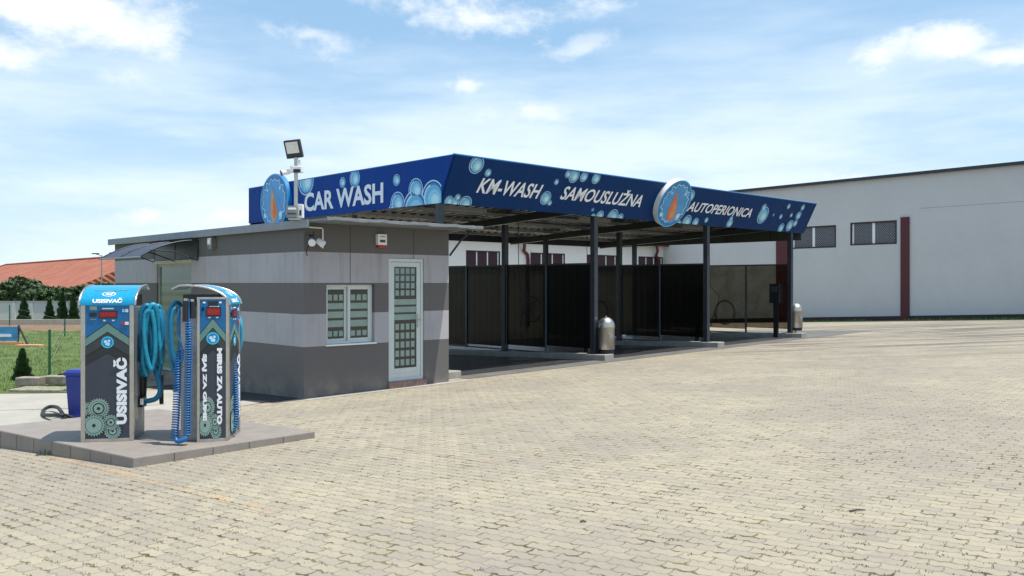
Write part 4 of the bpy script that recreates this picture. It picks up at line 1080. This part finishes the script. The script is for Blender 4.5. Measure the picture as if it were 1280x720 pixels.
for px, w, h, lab in ((-14, 2.6, 2.6, 'dark broadleaf tree at the left edge of the picture'), (14, 2.2, 3.0, 'dark broadleaf tree second from the left below the red roof'), (40, 2.6, 3.6, 'tallest dark broadleaf tree below the red roof'), (64, 2.0, 2.2, 'low dark broadleaf tree between the tall one and the lamp'), (86, 2.4, 3.1, 'dark broadleaf tree directly left of the vacuum hood'), (128, 2.4, 2.9, 'dark broadleaf tree between the vacuum hood and the kiosk')):
    p = gfar(px, 55); h *= {-14: .50, 14: .58, 40: .66, 64: .48, 86: .62, 128: .70}[px]; tree(p, h, blobs(w, h, 11), lab, 2600)
# house with the big tiled roof
R0 = Vector(((8 - 640) / F * 105, 105, 0)); R1 = Vector(((150 - 640) / F * 73, 73, 0)); hd_ = (R1 - R0).normalized(); hn = Vector((hd_.y, -hd_.x, 0))
if hn.y > 0: hn = -hn
HL = (R1 - R0).length; ez, rz_ = 1.15, 3.95
Hf = lambda t, q, z: R0 + hd_ * t + hn * q + Vector((0, 0, z))
ho = thing('tiled_roof_house', 'long low house with a red tiled roof behind the trees', 'house', Hf(HL / 2, 0, -.6))
mb = MB(); mb.add([Hf(-5, 6.5, ez), Hf(HL + 9, 6.5, ez), Hf(HL + 9, 0, rz_), Hf(0, 0, rz_), Hf(-5, -6.5, ez), Hf(HL + 9, -6.5, ez)], [(0, 1, 2, 3), (3, 2, 5, 4), (0, 3, 4), (1, 5, 2), (0, 4, 5, 1)], M['tiles']); mb.build('roof', ho)
mb = MB(); mb.tube([Hf(-5, 6.5, ez + .03), Hf(0, 0, rz_ + .03), Hf(HL + 9, 0, rz_ + .03)], .11, mat('ridge_tiles', (.30, .10, .055), .85, var=.3, scale=3), 6); mb.build('ridge', ho)
mb = MB(); mb.fbox(Hf, -4.2, HL + 8, -5.8, 5.8, -.8, ez - .06, M['white_wall']); mb.build('wall', ho)
mb = MB(); mb.fbox(Hf, -5, HL + 9, 6.45, 6.6, ez - .14, ez, M['maroon']); mb.build('gutter', ho)
for k in range(8):
    mb = MB(); t_ = 1 + k * 5.2; mb.fbox(Hf, t_, t_ + 1.3, 5.80, 5.85, -.1, .85, M['glass_dark']); mb.build('window', ho)
p = gfar(127, 60); la = thing('street_lamp', 'slim street lamp with a dark head in front of the red roof', 'street lamp', p)
mb = MB(); tz = EYE + (HZ - 319) * 60 / F; mb.tube([p, Vector((p.x, 60, tz))], [.06, .035], M['galv'], 8); mb.tube([Vector((p.x, 60, tz - .02)), Vector((p.x - .4, 60, tz + .08))], .03, M['galv'], 6); mb.build('pole', la)
mb = MB(); mb.box((p.x - .42, 60, tz + .11), (.45, .2, .07), M['steel_dark']); mb.build('lamp_head', la)
# low bank of trees on the horizon behind the house
# ------------------------------------------------------------------ warehouse on the right
WO = Vector((19.3, 32.4, 0)); WD = Vector((-.811, 1, 0)); WDn = WD.normalized(); WN = Vector((-WDn.y, WDn.x, 0))
if WN.y > 0: WN = -WN
def Wf(t, s, z): return WO + WDn * t - WN * s + Vector((0, 0, z))     # t to the back, s into the building
def w_t(px):
    r = (px - 640) / F; return (WO.x - r * WO.y) / (r * WDn.y - WDn.x)
tc = w_t(829); t_start = -9.0
wh = thing('warehouse', 'large white warehouse with maroon trim behind the wash bays', 'warehouse', Wf(5, 0, .1))
ZR = 6.22
w1, w2 = (w_t(1045), w_t(989)), (w_t(1121), w_t(1063))
w3 = (w_t(902), w_t(862))
mb = MB()
holes = [(a - t_start, b - t_start, z0, z1) for (a, b), z0, z1 in ((w2, 3.36, 4.36), (w1, 3.30, 4.30))]
wall_front(mb, holes, tc - t_start, -.8, ZR, .3, M['white_wall'], lambda t, s, z: Wf(t + t_start, s, z))
mb.fbox(Wf, t_start, tc, 15, 15.3, -.8, ZR, M['white_wall']); mb.fbox(Wf, t_start, t_start + .3, .3, 15, -.8, ZR, M['white_wall']); mb.fbox(Wf, tc - .3, tc, .3, 15, -.8, ZR, M['white_wall'])
mb.build('wall', wh)
mb = MB(); mb.fbox(Wf, t_start - .1, tc + .05, -.10, 15.4, ZR, ZR + .06, M['maroon']); mb.build('roof', wh)
mb = MB()     # plinth band follows the slope of the ground
ss = rng(t_start, tc, 1.0); vs = []
for t in ss:
    q = Wf(t, 0, 0); g = gz(q.x, q.y)
    for (s, z) in ((-.03, -.2), (-.03, g + .19), (.05, g + .19), (.05, -.2)): vs.append(Wf(t, s, z if z != -.2 else g - .4))
fs = []
for i in range(len(ss) - 1):
    for k in range(4): fs.append((i * 4 + k, i * 4 + (k + 1) % 4, i * 4 + 4 + (k + 1) % 4, i * 4 + 4 + k))
mb.add(vs, fs, M['base_dark']); mb.build('wall_base', wh)
for (a, b), z0, z1 in ((w2, 3.36, 4.36), (w1, 3.30, 4.30)):
    f = MB(); frame(f, Wf, a, b, z0, z1, .06, -.01, .12, M['base_dark']); fo = f.build('window', wh)
    f = MB(); mid = (a + b) / 2; f.fbox(Wf, mid - .06, mid + .06, .05, .12, z0 + .06, z1 - .06, M['white']); f.fbox(Wf, b - .14, b - .06, .05, .12, z0 + .06, z1 - .06, M['white']); f.build('mullion', fo)
    f = MB(); f.fbox(Wf, a + .06, mid - .06, .07, .09, z0 + .06, z1 - .06, M['grille']); f.fbox(Wf, mid + .06, b - .14, .07, .09, z0 + .06, z1 - .06, M['grille']); f.build('pane', fo)
def pilaster(px0, px1, ztop):
    a, b = w_t(px1), w_t(px0); f = MB(); f.fbox(Wf, a, b, -.07, .001, -.6, ztop, M['maroon']); f.build('downpipe_cover', wh)
pilaster(1126.5, 1137, 1.7 + (354 - 273) * 36.6 / F); pilaster(971, 985, 3.85)
mb = MB(); mb.fbox(Wf, t_start, w_t(1150), -.004, .001, 4.78, 4.795, M['conc']); mb.build('panel_joint', wh)
mb = MB(); mb.fbox(Wf, t_start - .1, tc + .05, -.16, -.10, ZR - .05, ZR + .08, M['steel_dark']); mb.build('roof_trim', wh)
pl = []
for _ in range(420):
    t = random.uniform(t_start, w_t(1000)); q = Wf(t, -random.random() ** 2 * .7 - .03, 0)
    if math.sin(t * 2.1) + math.sin(t * .9) + random.random() > .1: pl.append(Vector((q.x, q.y, gz(q.x, q.y))))
tag(tuft_mesh('weed_strip', pl, M['blade'], .03, .13, .02, (4, 7), .08), 'strip of green weeds along the foot of the warehouse wall', 'weeds')
for (xa, ya, xb, yb, lab) in ((1062, 640, 1082, 638.5, 'small dark twig lying on the paving towards the right'), (725, 653, 733, 653.5, 'tiny dark twig lying on the paving near the bottom centre')):
    a, b = on_ground(xa, ya), on_ground(xb, yb); z = Vector((0, 0, .006)); mb = MB(); mb.tube([a + z, (a + b) / 2 + z + Vector((0, .008, .004)), b + z], [.005, .006, .003], M['bark'], 5); tag(mb.build('twig'), lab, 'twig', 'twigs on the paving')
# wing parallel to the wash bays
WC = Wf(tc, 0, 0)
def Vf(t, s, z): return Vector((WC.x, WC.y, 0)) - A2 * t + B2 * s + Vector((0, 0, z))   # t to the left
wing = thing('warehouse_wing', 'white warehouse wing with barred windows seen above the dark screens', 'building', Vf(8, 0, -.2))
def v_t(px):
    r = (px - 640) / F; return (WC.x - r * WC.y) / (A2.x - r * A2.y)
ZE = 3.75
wn = [(v_t(828.5), v_t(798)), (v_t(771), v_t(734)), (v_t(706), v_t(663)), (v_t(625), v_t(582.5))]
mb = MB(); wall_front(mb, [(a, b, 2.28, 3.10) for a, b in wn if b > a], 17, -.8, ZE, .3, M['sunlit_wall'], Vf); mb.fbox(Vf, 16.7, 17, .3, 9, -.8, ZE, M['white_wall']); mb.fbox(Vf, 0, 16.7, 9, 9.3, -.8, ZE, M['white_wall']); mb.build('wall', wing)
mb = MB(); mb.fbox(Vf, .02, 17.2, -.30, 9.4, ZE, ZE + .08, M['sheet']); mb.build('roof', wing)
mb = MB(); mb.fbox(Vf, .02, 17.2, -.42, -.30, ZE - .10, ZE + .09, M['maroon']); mb.build('gutter', wing)
for a, b in wn:
    f = MB(); frame(f, Vf, a, b, 2.28, 3.10, .05, -.01, .12, M['base_dark']); fo = f.build('window', wing)
    n3 = (b - a - .1) / 3
    for k in range(3):
        f = MB(); f.fbox(Vf, a + .05 + n3 * k + .06, a + .05 + n3 * (k + 1), .06, .08, 2.33, 3.05, mat('maroon_grille_pane', (.045, .012, .02), .35) if a < 17 else M['grille']); f.build('pane', fo)
        f = MB(); f.fbox(Vf, a + .05 + n3 * k, a + .05 + n3 * k + .06, .04, .10, 2.33, 3.05, M['white']); f.build('mullion', fo)
for px in (814, 647):
    t = v_t(px); mb = MB()
    mb.tube([Vf(t, -.36, ZE - .08), Vf(t - .1, -.34, ZE - .35), Vf(t - .3, -.10, ZE - .6), Vf(t - .55, -.08, ZE - .75), Vf(t - .6, -.08, ZE - 1.0), Vf(t - .6, -.08, -.3)], .075, M['maroon'], 8); mb.build('downpipe', wing)

# ------------------------------------------------------------------ camera, sun, sky
cd = bpy.data.cameras.new('camera'); co = bpy.data.objects.new('camera', cd); COL.objects.link(co)
co.location = (0, 0, EYE); co.rotation_euler = (R(90), 0, 0)
cd.sensor_width = 36; cd.lens = 36 * F / 1280; cd.shift_y = -(360 - HZ) / 1280; cd.clip_end = 4000; cd.clip_start = .05
S.camera = co
sd = Vector((.31, -.07, 1)).normalized()
sl = bpy.data.lights.new('sun', 'SUN'); so = bpy.data.objects.new('sun', sl); COL.objects.link(so)
sl.energy = 4.6; sl.angle = R(.53); sl.color = (1, .955, .88); so.rotation_euler = sd.to_track_quat('Z', 'Y').to_euler()
EL = math.asin(sd.z); AZ = math.atan2(sd.x, sd.y)
w = bpy.data.worlds.new('World'); S.world = w; w.use_nodes = True
g = NT(w.node_tree); bg = g.n['Background']
sky = g.node('ShaderNodeTexSky', sky_type='NISHITA'); sky.sun_disc = False; sky.sun_elevation = EL; sky.sun_rotation = AZ
sky.air_density = 1.0; sky.dust_density = 1.6; sky.ozone_density = 1.6
STR = .10; bg.inputs['Strength'].default_value = STR
D = g.node('ShaderNodeTexCoord').outputs['Generated']
wv = g.noise(D, 5.5, 7, .62, out=1); dist = g.vm('SUBTRACT', wv, (.5, .5, .5)); 
cm = g.node('ShaderNodeMapping'); g.put(cm.inputs[0], D); cm.inputs['Scale'].default_value = (1, 1, 1.9)
fine = g.noise(cm.outputs[0], 9, 9, .62)
shade = g.noise(cm.outputs[0], 16, 6, .6)
sepd = g.node('ShaderNodeSeparateXYZ'); g.put(sepd.inputs[0], D)
zc = g.m('MAXIMUM', sepd.outputs[2], 0.)
comb = g.node('ShaderNodeCombineXYZ'); g.put(comb.inputs[0], sepd.outputs[0]); g.put(comb.inputs[1], sepd.outputs[1]); g.put(comb.inputs[2], g.m('MULTIPLY', sepd.outputs[2], 5.0))
veil = g.noise(comb.outputs[0], 2.3, 6, .55)
mask = None
for px, py, rx, ry, k in [(60, 20, 200, 48, 1.), (150, 45, 70, 28, .7), (8, 84, 60, 26, .8), (600, 8, 150, 34, 1.), (390, 50, 75, 22, .6), (565, 97, 34, 20, .75), (655, 132, 85, 22, .75), (725, 50, 60, 18, .5),
                          (1205, 52, 110, 32, .95), (1270, 70, 60, 26, .8), (1095, 214, 75, 16, .7), (178, 256, 50, 17, .75), (275, 266, 45, 13, .6), (148, 98, 40, 15, .45), (-150, -60, 250, 90, .9), (900, -120, 300, 60, .8), (300, -200, 300, 90, .8)]:
    d = ray(px, py).normalized(); 
    df = g.vm('SUBTRACT', g.vm('ADD', D, g.vm('MULTIPLY', dist, (.16, .16, .10))), tuple(d))
    df = g.vm('MULTIPLY', df, (F / rx, 1.2, F / ry)); ln = g.vm('LENGTH', df, None, 1)
    e = g.m('MULTIPLY', g.mr(g.m('ADD', g.m('MULTIPLY', fine, 1.5), g.m('MULTIPLY', g.m('SUBTRACT', 1., ln), .55)), .80, 1.25), k * .9)
    mask = e if mask is None else g.m('MAXIMUM', mask, e)
vm_ = g.mr(veil, .38, .64, .0, .9)
vm_ = g.m('MULTIPLY', vm_, g.mr(sepd.outputs[2], .34, .10, .25, 1.))
hz = g.mr(sepd.outputs[2], .30, -.02, .0, .62)
CW = 1.0
base = g.mixc(.55, sky.outputs[0], (3.7, 6.4, 9.3))
base = g.mixc(hz, base, (6.9, 8.5, 9.7))
base = g.mixc(vm_, base, (7.4, 8.5, 9.5))
base = g.mixc(mask, base, g.mixc(g.mr(shade, .38, .62), (9.9, 9.9, 9.9), (8.0, 8.6, 9.3)))
g.put(bg.inputs['Color'], base)
S.view_settings.view_transform = 'Standard'; S.view_settings.look = 'None'; S.view_settings.gamma = 1; S.view_settings.exposure = 0.32
S.render.resolution_x = 1024; S.render.resolution_y = 576
